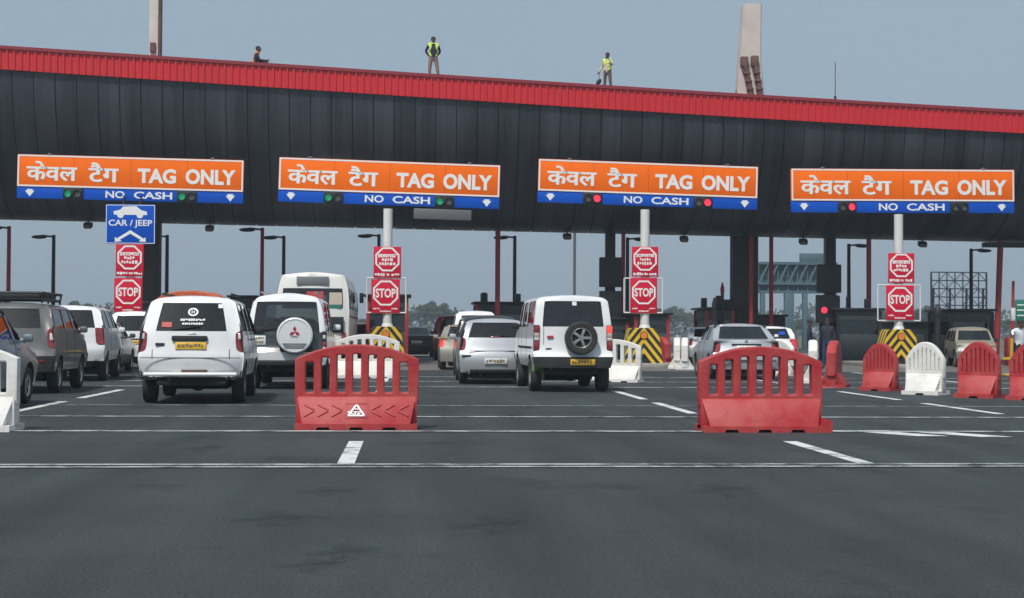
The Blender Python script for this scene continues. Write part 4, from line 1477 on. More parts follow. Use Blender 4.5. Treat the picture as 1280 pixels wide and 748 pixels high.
# ================================================================== VEHICLES
def lathe_mesh(name, prof, n, mats):
    mb = MB().lathe(prof, n)
    me = mb.mesh(name)
    me.materials.append(mats)
    for p in me.polygons: p.use_smooth = True
    me.set_sharp_from_angle(angle=R(32))
    return me
TYRE = lathe_mesh('tyre', [(.62, -.27), (.80, -.33), (.93, -.31), (.985, -.22), (1.0, -.10), (1.0, .10), (.985, .22), (.93, .31), (.80, .33), (.62, .27)], 36, RUBBER)
mb = MB().lathe([(.66, -.26), (.66, .24), (.60, .27), (.55, .20)], 28)
mb.lathe([(.55, .20), (.52, .06), (0.0, .06)], 28, mi=1)
for q in range(5):
    a = q * 2 * PI / 5
    mb.box((math.cos(a) * .31, math.sin(a) * .31, .16), (.52, .17, .10), .03, M=rotz(a))
mb.cyl((0, 0, .08), (0, 0, .25), .15, n=14)
RIM = mb.mesh('rim'); RIM.materials.append(ALLOY); RIM.materials.append(LINING)
for p in RIM.polygons: p.use_smooth = True
RIM.set_sharp_from_angle(angle=R(32))
mb = MB()
mb.box((0, 0, .30), (.46, .13, .60), .06, M=rotx(-.16))
mb.box((0, -.10, .70), (.25, .09, .18), .04)
mb.box((0, .25, .03), (.46, .5, .13), .05)
for s in (-.06, .06): mb.cyl((s, -.07, .55), (s, -.10, .66), .01, n=6)
SEAT = mb.mesh('seat'); SEAT.materials.append(SEATM)
for p in SEAT.polygons: p.use_smooth = True
SEAT.set_sharp_from_angle(angle=R(35))

DIRS = {'-x': (-1, 0, 0), '+x': (1, 0, 0), '-y': (0, -1, 0), '+y': (0, 1, 0), '-z': (0, 0, -1), '+z': (0, 0, 1)}
PARTN = {0: 'body', 2: 'rear_window', 3: 'side_window', 4: 'windscreen', 5: 'tail_light', 6: 'bumper', 7: 'tailgate_panel', 8: 'headlight'}
def shell(sp, paint, root, level=2):
    L, W, H = sp['L'], sp['W'], sp['H']
    sl, sw = sp.get('sl', .86), sp.get('sw', .74)
    S = [-1, -sl, -sw, -.37, 0, .37, sw, sl, 1]
    Z = sp['z'] + [H]
    WK, YL, jr, jf, YR = sp['w'], sp['yl'], sp['jr'], sp['jf'], sp['yr']
    NJ = len(YL) - 1
    RB, FB = sp['rb'], sp.get('fb', (.06, 0, .06, .14))
    bow, ztop = sp.get('bow', .10), sp.get('ztop', {})
    NI = len(S) - 1
    def pos(i, j, k):
        s = S[i]
        hw = W / 2 * WK[k]
        z = Z[k]
        if k == 3 and j in ztop: z = ztop[j]
        if k == 2 and j in ztop: z = Z[0] + (Z[2] - Z[0]) * (ztop[j] - Z[0]) / (Z[3] - Z[0])
        if k <= 3:
            y = YL[j]
            if j == 0: y += RB[k]
            if j == NJ: y -= FB[k]
        else:
            t = (Z[k] - Z[3]) / (Z[5] - Z[3])
            yb = YL[j] + (RB[3] if j == 0 else 0)
            y = yb + (YR[j - jr] - yb) * t
            if k == 4 and j == jr: y += sp.get('bulge', 0)
        b = abs(s) ** 3
        if j == 0 or (j == jr and k >= 4): y += bow * b
        if j == NJ or (j == jf and k >= 3): y -= 1.3 * bow * b
        taper = 1
        if j == NJ: taper = .93
        if j == 0: taper = sp.get('rtaper', .985)
        x = s * hw * taper
        if k == 5 or (k == 3 and (j > jf or j < jr)):
            z -= .05 * s * s * sp.get('camber', 1)
            if k == 5 and j in (jr, jf): z -= sp.get('edge', .035)
        return Vector((x, y, z))
    occ = lambda i, j, k: 0 <= i < NI and 0 <= j < NJ and 0 <= k < 5 and (k < 3 or jr <= j < jf)
    bm = bmesh.new()
    V = {}
    def vert(i, j, k):
        if (i, j, k) not in V: V[(i, j, k)] = bm.verts.new(pos(i, j, k))
        return V[(i, j, k)]
    wins, tl, tg = sp['wins'], sp.get('tl', ()), sp.get('tg', ())
    wrow = sp.get('wrow', (3,))
    for i in range(NI):
        for j in range(NJ):
            for k in range(5):
                if not occ(i, j, k): continue
                for dn, d in DIRS.items():
                    if occ(i + d[0], j + d[1], k + d[2]): continue
                    ax = [abs(q) for q in d].index(1)
                    o = [i, j, k]
                    if d[ax] > 0: o[ax] += 1
                    u, v = [q for q in range(3) if q != ax]
                    cs = []
                    for du, dv in ((0, 0), (1, 0), (1, 1), (0, 1)):
                        c = o[:]
                        c[u] += du; c[v] += dv
                        cs.append(vert(*c))
                    f = bm.faces.new(cs)
                    m = 0
                    if dn == '-z': m = 1
                    elif dn == '-y' and k in wrow and j == jr and 2 <= i <= NI - 3: m = 2
                    elif dn == '+y' and k == 3 and j == jf - 1 and 1 <= i <= NI - 2: m = 4
                    elif dn in ('-x', '+x') and k == 3 and j in wins: m = 3
                    elif j == 0 and k in tl and ((dn == '-y' and i in sp.get('tlc', (0, NI - 1))) or dn in ('-x', '+x')): m = 5
                    elif k == 0 and sp.get('bumper') and (j in (0, NJ - 1)) and dn != '+z': m = 6
                    elif j == 0 and k in tg and dn == '-y' and 1 <= i <= NI - 2: m = 7
                    elif dn == '+y' and j == NJ - 1 and k == 2 and i in (0, 1, NI - 2, NI - 1): m = 8
                    f.material_index = m
    bmesh.ops.recalc_face_normals(bm, faces=bm.faces[:])
    cr = bm.edges.layers.float.new('crease_edge')
    for e in bm.edges:
        a, b = e.link_faces[0], e.link_faces[1]
        if a.material_index != b.material_index: e[cr] = .95
        elif a.normal.angle(b.normal, 0) > R(50): e[cr] = sp.get('crease', .55)
    cv = bm.verts.layers.float.new('crease_vert')
    for v in bm.verts:
        ms = [f.material_index for f in v.link_faces]
        for mi in (2, 3, 4, 7):
            if ms.count(mi) == 1 and len(ms) >= 4: v[cv] = sp.get('corner', .62)
    me = bpy.data.meshes.new('shell')
    bm.to_mesh(me); bm.free()
    ob = temp_obj(me)
    for q in range(9): me.materials.append(LINING)
    mod = ob.modifiers.new('sub', 'SUBSURF'); mod.levels = level; mod.render_levels = level
    # wheel arches
    rw = sp['rw']
    mb = MB()
    for ya in sp['axles']:
        for s in (-1, 1):
            mb.cyl((s * (W / 2 - .30), ya, rw * 1.02), (s * (W / 2 + .3), ya, rw * 1.02), rw + .065, n=28)
    cm = mb.mesh('cutter')
    for q in range(9): cm.materials.append(LINING)
    for p in cm.polygons: p.material_index = 1
    co = temp_obj(cm)
    bmod = ob.modifiers.new('cut', 'BOOLEAN')
    bmod.operation = 'DIFFERENCE'; bmod.solver = 'EXACT'; bmod.object = co
    full = evaluated(ob)
    drop(ob); drop(co)
    bm = bmesh.new(); bm.from_mesh(full)
    bvh = BVHTree.FromBMesh(bm)
    # part out by material and connection
    bm.faces.ensure_lookup_table()
    seen, groups = set(), []
    for f in bm.faces:
        if f.index in seen or f.material_index in (0, 1): continue
        st, comp = [f], []
        seen.add(f.index)
        while st:
            c = st.pop(); comp.append(c)
            for e in c.edges:
                for g_ in e.link_faces:
                    if g_.index not in seen and g_.material_index == f.material_index:
                        seen.add(g_.index); st.append(g_)
        groups.append((f.material_index, comp))
    MM = {2: sp.get('glass', GLASS), 3: sp.get('sglass', GLASS), 4: GLASS, 5: sp.get('tailm', TAIL), 6: sp.get('bumpm', PLASTIC), 7: sp.get('tgm', DKGREEN), 8: CLEAR}
    OFF = {2: -.012, 3: -.012, 4: -.012, 5: .010, 6: .012, 7: .0, 8: .006}
    made = {}
    for mi, comp in groups:
        b2 = bmesh.new()
        mp = {}
        for f in comp:
            vs = []
            for v in f.verts:
                if v.index not in mp: mp[v.index] = b2.verts.new(v.co + v.normal * OFF[mi])
                vs.append(mp[v.index])
            b2.faces.new(vs)
        if mi in (5, 6, 8, 7):       # give it an edge that returns into the body
            be = [e for e in b2.edges if len(e.link_faces) == 1]
            r = bmesh.ops.extrude_edge_only(b2, edges=be)
            nv = [g_ for g_ in r['geom'] if isinstance(g_, bmesh.types.BMVert)]
            b2.normal_update()
            for v in nv:
                c = min(comp[0].verts, key=lambda q: 0)
            ctr = sum((v.co for v in b2.verts), Vector()) / len(b2.verts)
            for v in nv:
                d = (Vector((ctr.x * .5, L / 2, v.co.z)) - v.co).normalized()
                v.co += d * .035
        m2 = bpy.data.meshes.new(PARTN[mi])
        b2.to_mesh(m2); b2.free()
        o = link_mesh(PARTN[mi], m2, MM[mi], root, 50)
        made.setdefault(mi, []).append(o)
    bmesh.ops.delete(bm, geom=[f for f in bm.faces if f.material_index > 1], context='FACES')
    bmesh.ops.delete(bm, geom=[v for v in bm.verts if not v.link_faces], context='VERTS')
    m3 = bpy.data.meshes.new('body')
    bm.to_mesh(m3); bm.free()
    bpy.data.meshes.remove(full)
    ids = [p.material_index for p in m3.polygons]
    m3.materials.clear()
    m3.materials.append(paint); m3.materials.append(LINING)
    m3.polygons.foreach_set('material_index', ids)
    to = temp_obj(m3)
    so = to.modifiers.new('thick', 'SOLIDIFY')
    so.thickness = .035; so.offset = -1; so.material_offset = 1; so.material_offset_rim = 1
    m4 = evaluated(to)
    drop(to)
    m4.name = 'body'
    made['body'] = link_mesh('body', m4, None, root, 38)
    made['bvh'] = bvh
    return made

def surf(bvh, x, z):
    """rear face of the shell at (x, z): y and slope"""
    h, n, i, d = bvh.ray_cast(Vector((x, -3, z)), Vector((0, 1, 0)))
    if h is None: return 0.0, 0.0
    n = n if n.y < 0 else -n
    return h.y, -math.atan2(n.z, -n.y)
def wheel(root, x, y, r, side, wd=1.0):
    t = bpy.data.objects.new('wheel', None); C.objects.link(t); t.parent = root
    t.location = (x, y, r)
    t.rotation_euler = (0, side * PI / 2, 0)
    t.scale = (r, r, r * wd)
    a = bpy.data.objects.new('tyre', TYRE); C.objects.link(a); a.parent = t
    b = bpy.data.objects.new('rim', RIM); C.objects.link(b); b.parent = t
def plate_on(root, bvh, x, z, wd, ht, m, rng, name='number_plate', lift=.012):
    y, a = surf(bvh, x, z)
    p = MB().box((0, 0, 0), (wd, .018, ht), .004).build(name, m, root)
    p.location = (x, y - lift, z); p.rotation_euler = (a, 0, 0)
    mb = MB()
    if ht > .16:
        scribble(mb, -wd * .40, wd * .40, ht * .2, ht * .32, -.011, rng); scribble(mb, -wd * .40, wd * .40, -ht * .22, ht * .32, -.011, rng)
    else:
        scribble(mb, -wd * .43, wd * .43, 0, ht * .62, -.011, rng)
    mb.build('plate_lettering', INK, p, sharp=None)
    return p
def on_rear(root, bvh, name, x, z, size, m, bev=.01, lift=0.0, label=None):
    y, a = surf(bvh, x, z)
    p = MB().box((0, 0, 0), size, bev).build(name, m, root)
    p.location = (x, y - size[1] / 2 + .004 - lift, z); p.rotation_euler = (a, 0, 0)
    return p
def mirrors(root, sp, paint, y, z):
    for s in (-1, 1):
        mb = MB().box((s * (sp['W'] / 2 * .97 + .09), y, z), (.17, .09, .13), .04)
        mb.cyl((s * (sp['W'] / 2 * .90), y + .03, z - .05), (s * (sp['W'] / 2 * .97 + .06), y, z - .04), .025, n=8)
        mb.build('mirror', paint, root)
def under(root, sp, axle_z=None, exhaust=(-.35,)):
    W = sp['W']; rw = sp['rw']
    mb = MB()
    mb.cyl((-W / 2 + .2, sp['axles'][0], rw), (W / 2 - .2, sp['axles'][0], rw), .05, n=10)
    mb.ball((0.05, sp['axles'][0], rw), (.14, .16, .14))
    zf = sp['z'][0]
    mb.box((0, sp['L'] * .5, (zf + .24) / 2), (W * .64, sp['L'] * .56, zf - .20), .04)
    mb.box((0, .42, zf - .06), (W * .66, .5, .16), .04)
    mb.build('axle', RUBBER, root)
    for x in exhaust:
        MB().cyl((x, .06, sp['z'][0] - .03), (x, .9, sp['z'][0] - .01), .03, n=10).build('exhaust', RUST, root)
def seams(root, sp, bvh, ys, z1=None):
    """door gaps on both sides, following the body"""
    z0, z1 = sp['z'][0] + .06, z1 or sp['z'][3] + .02
    for s in (-1, 1):
        for y in ys:
            mb = MB()
            prev = None
            for q in range(9):
                z = z0 + (z1 - z0) * q / 8
                h, n, i, d = bvh.ray_cast(Vector((s * 3, y, z)), Vector((-s, 0, 0)))
                if h is None: continue
                x = h.x + s * .003
                ring = [mb.bm.verts.new((x, y - .007, z)), mb.bm.verts.new((x, y + .007, z)), mb.bm.verts.new((x - s * .02, y + .007, z)), mb.bm.verts.new((x - s * .02, y - .007, z))]
                if prev:
                    for k in range(4): mb.bm.faces.new((prev[k], prev[(k + 1) % 4], ring[(k + 1) % 4], ring[k]))
                prev = ring
            if prev: mb.build('door_seam', LINING, root, sharp=None)
            else: mb.bm.free()
def seats(root, sp, rows, z=.55, sc=1.0):
    for y in rows:
        for s in (-1, 1):
            o = bpy.data.objects.new('seat', SEAT); C.objects.link(o); o.parent = root
            o.location = (s * sp['W'] * .21, y, z); o.scale = (sc, sc, sc)
def wiper(root, bvh, x, z, ln, tilt=.15):
    y, a = surf(bvh, x + ln / 2, z)
    o = MB().box((ln / 2, 0, 0), (ln, .02, .018), .005, M=roty(-tilt)).build('wiper', LINING, root)
    o.location = (x, y - .012, z)

def base_spec(kind, L, W, H, **kw):
    if kind in ('van', 'hatch'):
        fr = kw.pop('front', .26)
        rx = kw.pop('roofrear', .30)
        yl = [0, .14, .30 + .0 * L, .34 * L, .37 * L, .57 * L, .60 * L, L * (1 - fr) - .12, L * (1 - fr), L * (1 - fr * .45), L - .22, L]
        yr = [rx, rx + .14, rx + .28, .35 * L, .38 * L, .55 * L, .575 * L, L * (1 - fr) - .62, L * (1 - fr) - .46]
        sp = dict(jr=0, jf=8, yl=yl, yr=yr, wins=(2, 4, 6), axles=(L * .19, L * .80))
    else:
        yl = [0, .15, .13 * L, .17 * L, .25 * L, .43 * L, .455 * L, .64 * L - .06, .68 * L, .82 * L, L - .22, L]
        yr = [.27 * L, .29 * L, .33 * L, .44 * L, .46 * L, .55 * L, .575 * L]
        sp = dict(jr=2, jf=8, yl=yl, yr=yr, wins=(4, 6), axles=(L * .205, L * .795))
    sp.update(L=L, W=W, H=H, rw=.31)
    sp.update(kw)
    return sp
def place(name, label, cat, sp, px_c, py, yaw=0.0, group='vehicles queueing at the toll lanes', Y0=None, dx=0):
    """px_c: picture x of the middle of the rear, py: picture y of the rear tyre contact"""
    g = G(px_c, py)
    y = g.y - sp['axles'][0] if Y0 is None else Y0
    p = P(px_c, 430, y)
    return thing(name, label, cat, (p.x + dx, y, .0), yaw, group)
rgv = random.Random(77)
HOOD = lambda sp_z3, a, b, c: {9: sp_z3 - a, 10: sp_z3 - b, 11: sp_z3 - c}

# ---- white taxi van at the left (nearest, windows with lettering)
sp = base_spec('van', 4.45, 1.74, 1.80, z=[.44, .755, .86, 1.20, 1.68], w=[.94, 1, .985, .955, .80, .69], rb=[.10, 0, .05, .09], roofrear=.34, rw=.33, tl=(2,), sl=.86, sw=.71, bow=.12)
sp['ztop'] = HOOD(1.20, .14, .20, .30)
t = place('taxi_van', 'white van with yellow plate and round white emblem in the rear window', 'van', sp, 238, 503, R(2.2))
m = shell(sp, WHITE, t)
bv = m['bvh']
for tlo in m[5]:
    s = 1 if sum(v.co.x for v in tlo.data.vertices) > 0 else -1
    y, a = surf(bv, s * .80, 1.10)
    o = MB().box((0, 0, 0), (.085, .03, .10), .01).build('reverse_lens', CLEAR, tlo); o.location = (s * .80, y - .016, 1.12); o.rotation_euler = (a, 0, 0)
on_rear(t, bv, 'plate_trim', -.02, 1.085, (.58, .05, .085), LINING, .02)
plate_on(t, bv, .0, .965, .50, .12, YPLATE, rgv)
on_rear(t, bv, 'handle', -.50, .985, (.15, .03, .045), LINING, .01)
on_rear(t, bv, 'badge', .02, 1.16, (.12, .012, .02), ALLOY, .003)
on_rear(t, bv, 'bumper_step', 0, .50, (1.50, .10, .035), WHITE, .01, .02)
on_rear(t, bv, 'bumper_seam', 0, .765, (1.62, .012, .012), LINING, .002, -.004)
for s in (-1, 1): on_rear(t, bv, 'tailgate_seam', s * .625, .83, (.012, .012, .15), LINING, .002, -.004)
on_rear(t, bv, 'tow_plate', .06, .545, (.42, .02, .045), RUST, .003)
wiper(t, bv, -.30, 1.255, .45)
def win_decal(root, bvh, rng, ring=True):
    y, a = surf(bvh, 0, 1.50)
    mb = MB()
    if ring:
        n = 24
        for q in range(n):
            a0, a1 = 2 * PI * q / n, 2 * PI * (q + 1) / n
            mb.poly([(math.cos(a0) * r * k, 0, math.sin(a0) * r) for r, k in ((.075, 1.15),)] + [(math.cos(a1) * .075 * 1.15, 0, math.sin(a1) * .075), (math.cos(a1) * .047 * 1.15, 0, math.sin(a1) * .047), (math.cos(a0) * .047 * 1.15, 0, math.sin(a0) * .047)])
        mb.box((-.02, 0, 0), (.014, .004, .06)); mb.box((.02, 0, 0), (.014, .004, .06)); mb.box((0, 0, 0), (.05, .004, .014))
    scribble(mb, -.20, .20, -.14, .045, 0, rng)
    scribble(mb, -.17, .17, -.21, .04, 0, rng)
    o = mb.build('window_lettering', WDECAL, root, sharp=None)
    o.location = (.02, y - .006, 1.52); o.rotation_euler = (a, 0, 0)
win_decal(m[2][0], bv, rgv)
for (x, z, sx, sz, mm, nm) in ((-.40, 1.31, .16, .09, RDECAL, 'red_sticker'), (.46, 1.62, .075, .07, WDECAL, 'white_sticker')):
    on_rear(m[2][0], bv, nm, x, z, (sx, .004, sz), mm, 0, .003)
for s in (-1, 1):
    for ya in sp['axles']: wheel(t, s * (sp['W'] / 2 - .135), ya, sp['rw'], s)
mirrors(t, sp, LINING, 3.15, 1.22)
under(t, sp)
seats(t, sp, (1.5, 2.4), .62)
for s in (-1, 1): MB().box((s * .58, 1.9, 1.835), (.04, 1.7, .04), .012).build('roof_rail', LINING, t)
for s in (-1, 1):
    for yy in (1.85, 2.55): MB().box((s * .862, yy, 1.06), (.02, .16, .03), .008).build('door_handle', LINING, t)

seams(t, sp, bv, (1.56, 2.5))
# ---- white van with spare wheel (right of centre)
sp = base_spec('van', 4.3, 1.64, 1.98, z=[.50, .72, .82, 1.33, 1.86], w=[.93, 1, .99, .98, .90, .80], rb=[-.03, -.06, .05, .05], roofrear=.17, rw=.345, sl=.90, sw=.80, bow=.05, bumper=True, crease=.55, front=.24, tl=())
sp['ztop'] = HOOD(1.2, .0, .06, .12)
sp['wins'] = (1, 2, 4, 6)
t = place('spare_wheel_van', 'tall white van with a spare wheel on its rear door and dark bumper', 'van', sp, 717, 489, R(1.4))
m = shell(sp, WHITE, t)
bv = m['bvh']
for s in (-1, 1):
    y, a = surf(bv, s * .745, 1.08)
    tlb = MB().box((0, 0, 0), (.125, .06, .52), .012).build('tail_light', LINING, t); tlb.location = (s * .745, y - .005, 1.10)
    for z_, h_, mm, nm in ((.18, .13, TAILLIT if s > 0 else TAIL, 'red_lens'), (.06, .09, mat('pale_lens', (.55, .38, .36), .2, coat=.7), 'pale_lens'), (-.02, .06, CLEAR, 'clear_lens'), (-.15, .18, TAIL, 'red_lens')):
        MB().box((0, -.028, z_), (.105, .02, h_), .008).build(nm, mm, tlb)
y, a = surf(bv, .13, .98)
sw_ = bpy.data.objects.new('spare_wheel', None); C.objects.link(sw_); sw_.parent = t
sw_.location = (.14, y - .13, 1.10); sw_.rotation_euler = (PI / 2, 0, 0); sw_.scale = (.335, .335, .30)
for nm, me_ in (('tyre', TYRE), ('rim', RIM)):
    o = bpy.data.objects.new(nm, me_); C.objects.link(o); o.parent = sw_
plate_on(t, bv, .18, .615, .50, .12, YPLATE, rgv, lift=.02)
on_rear(t, bv, 'handle', -.47, 1.125, (.13, .04, .05), RDECAL, .012)
on_rear(t, bv, 'badge', -.50, .88, (.12, .012, .03), LINING, .003)
on_rear(m[2][0], bv, 'white_sticker', .03, 1.80, (.09, .004, .08), WDECAL, 0, .003)
on_rear(t, bv, 'door_seam', -.60, 1.1, (.012, .012, .55), LINING, .002, -.004)
for s in (-1, 1):
    for ya in sp['axles']: wheel(t, s * (sp['W'] / 2 - .12), ya, sp['rw'], s)
GREENFL = mat('green_mud_flap', (.16, .30, .07), .7)
fl = MB().box((-.66, .50, .42), (.26, .025, .34), .01, M=rotx(.12)).build('mud_flap', GREENFL, t); fl['label'] = 'green mud flap'
MB().box((.66, .50, .42), (.26, .025, .34), .01, M=rotx(.12)).build('mud_flap', LINING, t)
mirrors(t, sp, LINING, 3.1, 1.35)
under(t, sp, exhaust=(-.45,))
MB().box((0, .35, .40), (.9, .3, .14), .04).build('fuel_tank', LINING, t)
seats(t, sp, (1.0, 1.9, 2.6), .72)
for s in (-1, 1):
    MB().box((s * .832, 1.7, .90), (.015, 2.6, .05), .006).build('side_moulding', LINING, t)
on_rear(t, bv, 'wiper_motor', .05, 1.36, (.1, .05, .05), LINING, .015)

seams(t, sp, bv, (1.52, 2.5, 3.2))
# ---- white jeep with a covered spare wheel
sp = base_spec('van', 4.6, 1.70, 2.02, z=[.50, .78, .90, 1.18, 1.84], w=[.95, 1, .99, .97, .86, .70], rb=[.0, -.04, .05, .06], roofrear=.26, rw=.37, sl=.93, sw=.87, bow=.08, tg=(1, 2), tl=(), wrow=(3,), glass=GLASSD, camber=1.7)
sp['ztop'] = HOOD(1.18, .05, .08, .2)
t = place('spare_wheel_jeep', 'white jeep with silver spare wheel cover on its dark tailgate', 'jeep', sp, 357, 485)
m = shell(sp, WHITE, t)
bv = m['bvh']
y, a = surf(bv, .22, 1.1)
sw_ = bpy.data.objects.new('spare_wheel', None); C.objects.link(sw_); sw_.parent = t
sw_.location = (.20, y - .14, 1.12); sw_.rotation_euler = (PI / 2, 0, 0)
MB().lathe([(.0, -.12), (.36, -.12), (.39, -.06), (.39, .06), (.36, .11), (.345, .115)], 36).build('tyre', RUBBER, sw_)
cvr = MB().lathe([(.36, .02), (.378, .06), (.372, .115), (.35, .137), (.335, .14), (.33, .128), (0, .138)], 40).build('wheel_cover', mat('silver_cover', (.66, .68, .69), .35, coat=.4), sw_)
mb = MB()
for k in range(3):      # three diamond emblem
    a = PI / 2 + k * 2 * PI / 3
    d, n_ = Vector((math.cos(a), math.sin(a), 0)), Vector((-math.sin(a), math.cos(a), 0))
    pts = [d * .0, d * .062 + n_ * .036, d * .124, d * .062 - n_ * .036]
    mb.prism([tuple(q + Vector((0, .075, .138))) for q in pts], 'z', (0, 0, .008))
mb.build('emblem', mat('emblem_red', (.42, .012, .02), .4), cvr, sharp=None)
mb = MB()
scribble(mb, -.07, .07, 0, .03, 0, rgv)
o = mb.build('cover_lettering', GREYB, cvr, sharp=None); o.location = (0, -.02, .141); o.rotation_euler = (-PI / 2, 0, 0)
mb = MB()
for zz in (-.17, -.21, -.25): mb.box((0, zz, .139), (.50 - abs(zz + .17) * 1.2, .016, .01), .003)
mb.build('cover_slot', GREYB, cvr)
plate_on(t, bv, -.57, 1.02, .30, .19, WPLATE, rgv)
for s in (-1, 1):
    y, a = surf(bv, s * .79, 1.0)
    tl_ = MB().box((0, 0, 0), (.10, .08, .34), .02).build('tail_light', LINING, t); tl_.location = (s * .79, y + .01, 1.04)
    MB().box((0, -.035, -.10), (.085, .02, .10), .008).build('red_lens', TAIL, tl_)
    MB().box((0, -.035, .05), (.06, .02, .08), .008).build('clear_lens', CLEAR, tl_)
    on_rear(t, bv, 'reflector', s * .70, .66, (.12, .02, .04), TAIL, .006)
on_rear(t, bv, 'bumper_step', 0, .55, (1.5, .12, .10), LINING, .02, .01)
for s in (-1, 1):
    for ya in sp['axles']: wheel(t, s * (sp['W'] / 2 - .13), ya, sp['rw'], s)
mirrors(t, sp, WHITE, 3.2, 1.3)
under(t, sp)
seats(t, sp, (1.2, 2.3), .7)
for s in (-1, 1): MB().cyl((s * .57, .7, 2.03), (s * .57, 2.6, 2.04), .022, n=8).build('roof_rail', ALLOY, t)
wiper(t, bv, -.5, 1.26, .5)

# ---- grey brown estate with a roof rack, far left
sp = base_spec('van', 4.25, 1.72, 1.74, z=[.42, .72, .86, 1.24, 1.62], w=[.95, 1, .99, .95, .82, .70], rb=[.02, -.03, .05, .10], roofrear=.42, rw=.33, tl=(2,), sl=.85, sw=.73, bumper=True)
sp['ztop'] = HOOD(1.2, .12, .18, .28)
t = place('roof_rack_car', 'grey brown estate car carrying a dark roof rack beside the white people carrier', 'car', sp, 9, 491, R(3.0))
m = shell(sp, GREYP, t)
bv = m['bvh']
plate_on(t, bv, 0, .92, .5, .12, WPLATE, rgv)
on_rear(t, bv, 'plate_trim', 0, 1.02, (.6, .05, .05), ALLOY, .015)
on_rear(t, bv, 'reflector', .60, .62, (.14, .02, .05), TAIL, .006)
for tlo in m[5]:
    s = 1 if sum(v.co.x for v in tlo.data.vertices) > 0 else -1
    y, a = surf(bv, s * .78, 1.12)
    o = MB().box((0, 0, 0), (.09, .03, .13), .01).build('clear_lens', CLEAR, tlo); o.location = (s * .77, y - .012, 1.08); o.rotation_euler = (a, 0, 0)
for s in (-1, 1):
    for ya in sp['axles']: wheel(t, s * (sp['W'] / 2 - .13), ya, sp['rw'], s)
mirrors(t, sp, GREYP, 3.0, 1.22)
under(t, sp); seats(t, sp, (1.4, 2.3), .6)
mb = MB()
for s in (-1, 1):
    mb.cyl((s * .52, .55, 1.79), (s * .52, 2.5, 1.79), .03, n=8)
    mb.cyl((s * .55, .5, 1.92), (s * .55, 2.55, 1.92), .025, n=8)
    for yy in (.55, 1.2, 1.85, 2.5): mb.cyl((s * .52, yy, 1.72), (s * .55, yy, 1.92), .02, n=6)
for q in range(8): mb.cyl((-.53, .55 + q * .278, 1.80), (.53, .55 + q * .278, 1.80), .018, n=6)
for yy in (.5, 2.55): mb.cyl((-.55, yy, 1.92), (.55, yy, 1.92), .025, n=8)
rk = mb.build('roof_rack', STEELD, t)
MB().box((0, 1.5, 1.88), (.9, 1.5, .12), .05).build('rack_tray', PLASTIC, rk)

seams(t, sp, m['bvh'], (1.5, 2.45))
# ---- blue grey hatchback cut by the left edge (front part of its right side seen)
sp = base_spec('hatch', 4.1, 1.72, 1.58, z=[.30, .60, .78, 1.05, 1.44], w=[.95, 1, .995, .95, .78, .66], rb=[.05, 0, .06, .14], roofrear=.55, rw=.31, tl=(2,), front=.30)
sp['ztop'] = HOOD(1.02, .08, .16, .30)
t = place('blue_grey_car', 'blue grey car cut by the left edge, ahead of the white barrier', 'car', sp, -80, 530, R(.5), Y0=22.2)
t.location.x = -7.02
m = shell(sp, BLUEG, t)
bv = m['bvh']
for s in (-1, 1):
    for ya in sp['axles']: wheel(t, s * (sp['W'] / 2 - .12), ya, sp['rw'], s)
mirrors(t, sp, BLUEG, 2.85, 1.08)
under(t, sp); seats(t, sp, (1.3, 2.1), .45)
plate_on(t, bv, 0, .70, .5, .12, WPLATE, rgv)
for yy in (1.75, 2.6): MB().box((.845, yy, .90), (.02, .16, .03), .008).build('door_handle', BLUEG, t)

seams(t, sp, m['bvh'], (1.45, 2.4))
# ---- white people carrier
sp = base_spec('van', 4.55, 1.78, 1.80, z=[.48, .74, .86, 1.26, 1.69], w=[.94, 1, .985, .955, .80, .70], rb=[.06, 0, .05, .10], roofrear=.40, rw=.33, tl=(2,), tlc=(0, 1, 6, 7), sl=.90, sw=.78)
sp['ztop'] = HOOD(1.18, .12, .2, .3)
t = place('people_carrier', 'white people carrier with tall red tail light, second in the left queue', 'car', sp, 82, 476, R(5.0))
m = shell(sp, WHITE, t)
bv = m['bvh']
on_rear(t, bv, 'plate_trim', 0, 1.10, (.8, .05, .07), ALLOY, .02)
plate_on(t, bv, 0, .98, .5, .12, YPLATE, rgv)
for s in (-1, 1):
    for ya in sp['axles']: wheel(t, s * (sp['W'] / 2 - .13), ya, sp['rw'], s)
mirrors(t, sp, WHITE, 3.3, 1.22)
under(t, sp); seats(t, sp, (1.2, 2.1, 2.9), .62); wiper(t, bv, -.3, 1.32, .4)

seams(t, sp, m['bvh'], (1.62, 2.6))
# ---- silver hatchback
sp = base_spec('hatch', 3.75, 1.70, 1.54, z=[.27, .60, .78, 1.08, 1.44], w=[.95, 1, .99, .95, .78, .66], rb=[.05, -.03, .07, .16], roofrear=.50, rw=.30, tl=(2,), tlc=(0, 7), sl=.84, sw=.80, front=.28)
sp['ztop'] = HOOD(1.04, .06, .13, .28)
t = place('silver_hatchback', 'silver hatchback with white plate beside the spare wheel van', 'car', sp, 620, 482, Y0=35.0)
m = shell(sp, SILVER, t)
bv = m['bvh']
plate_on(t, bv, .0, .545, .52, .125, WPLATE, rgv, lift=.02)
on_rear(t, bv, 'bumper_strip', -.68, .66, (.22, .03, .04), LINING, .01); on_rear(t, bv, 'bumper_strip', .68, .66, (.22, .03, .04), LINING, .01)
on_rear(t, bv, 'tailgate_seam', 0, .775, (1.25, .012, .014), LINING, .002, -.004)
on_rear(t, bv, 'brake_lamp', 0, 1.10, (.2, .03, .025), TAIL, .006)
on_rear(t, bv, 'diffuser', 0, .31, (1.2, .03, .08), LINING, .01)
wiper(t, bv, -.1, 1.13, .42)
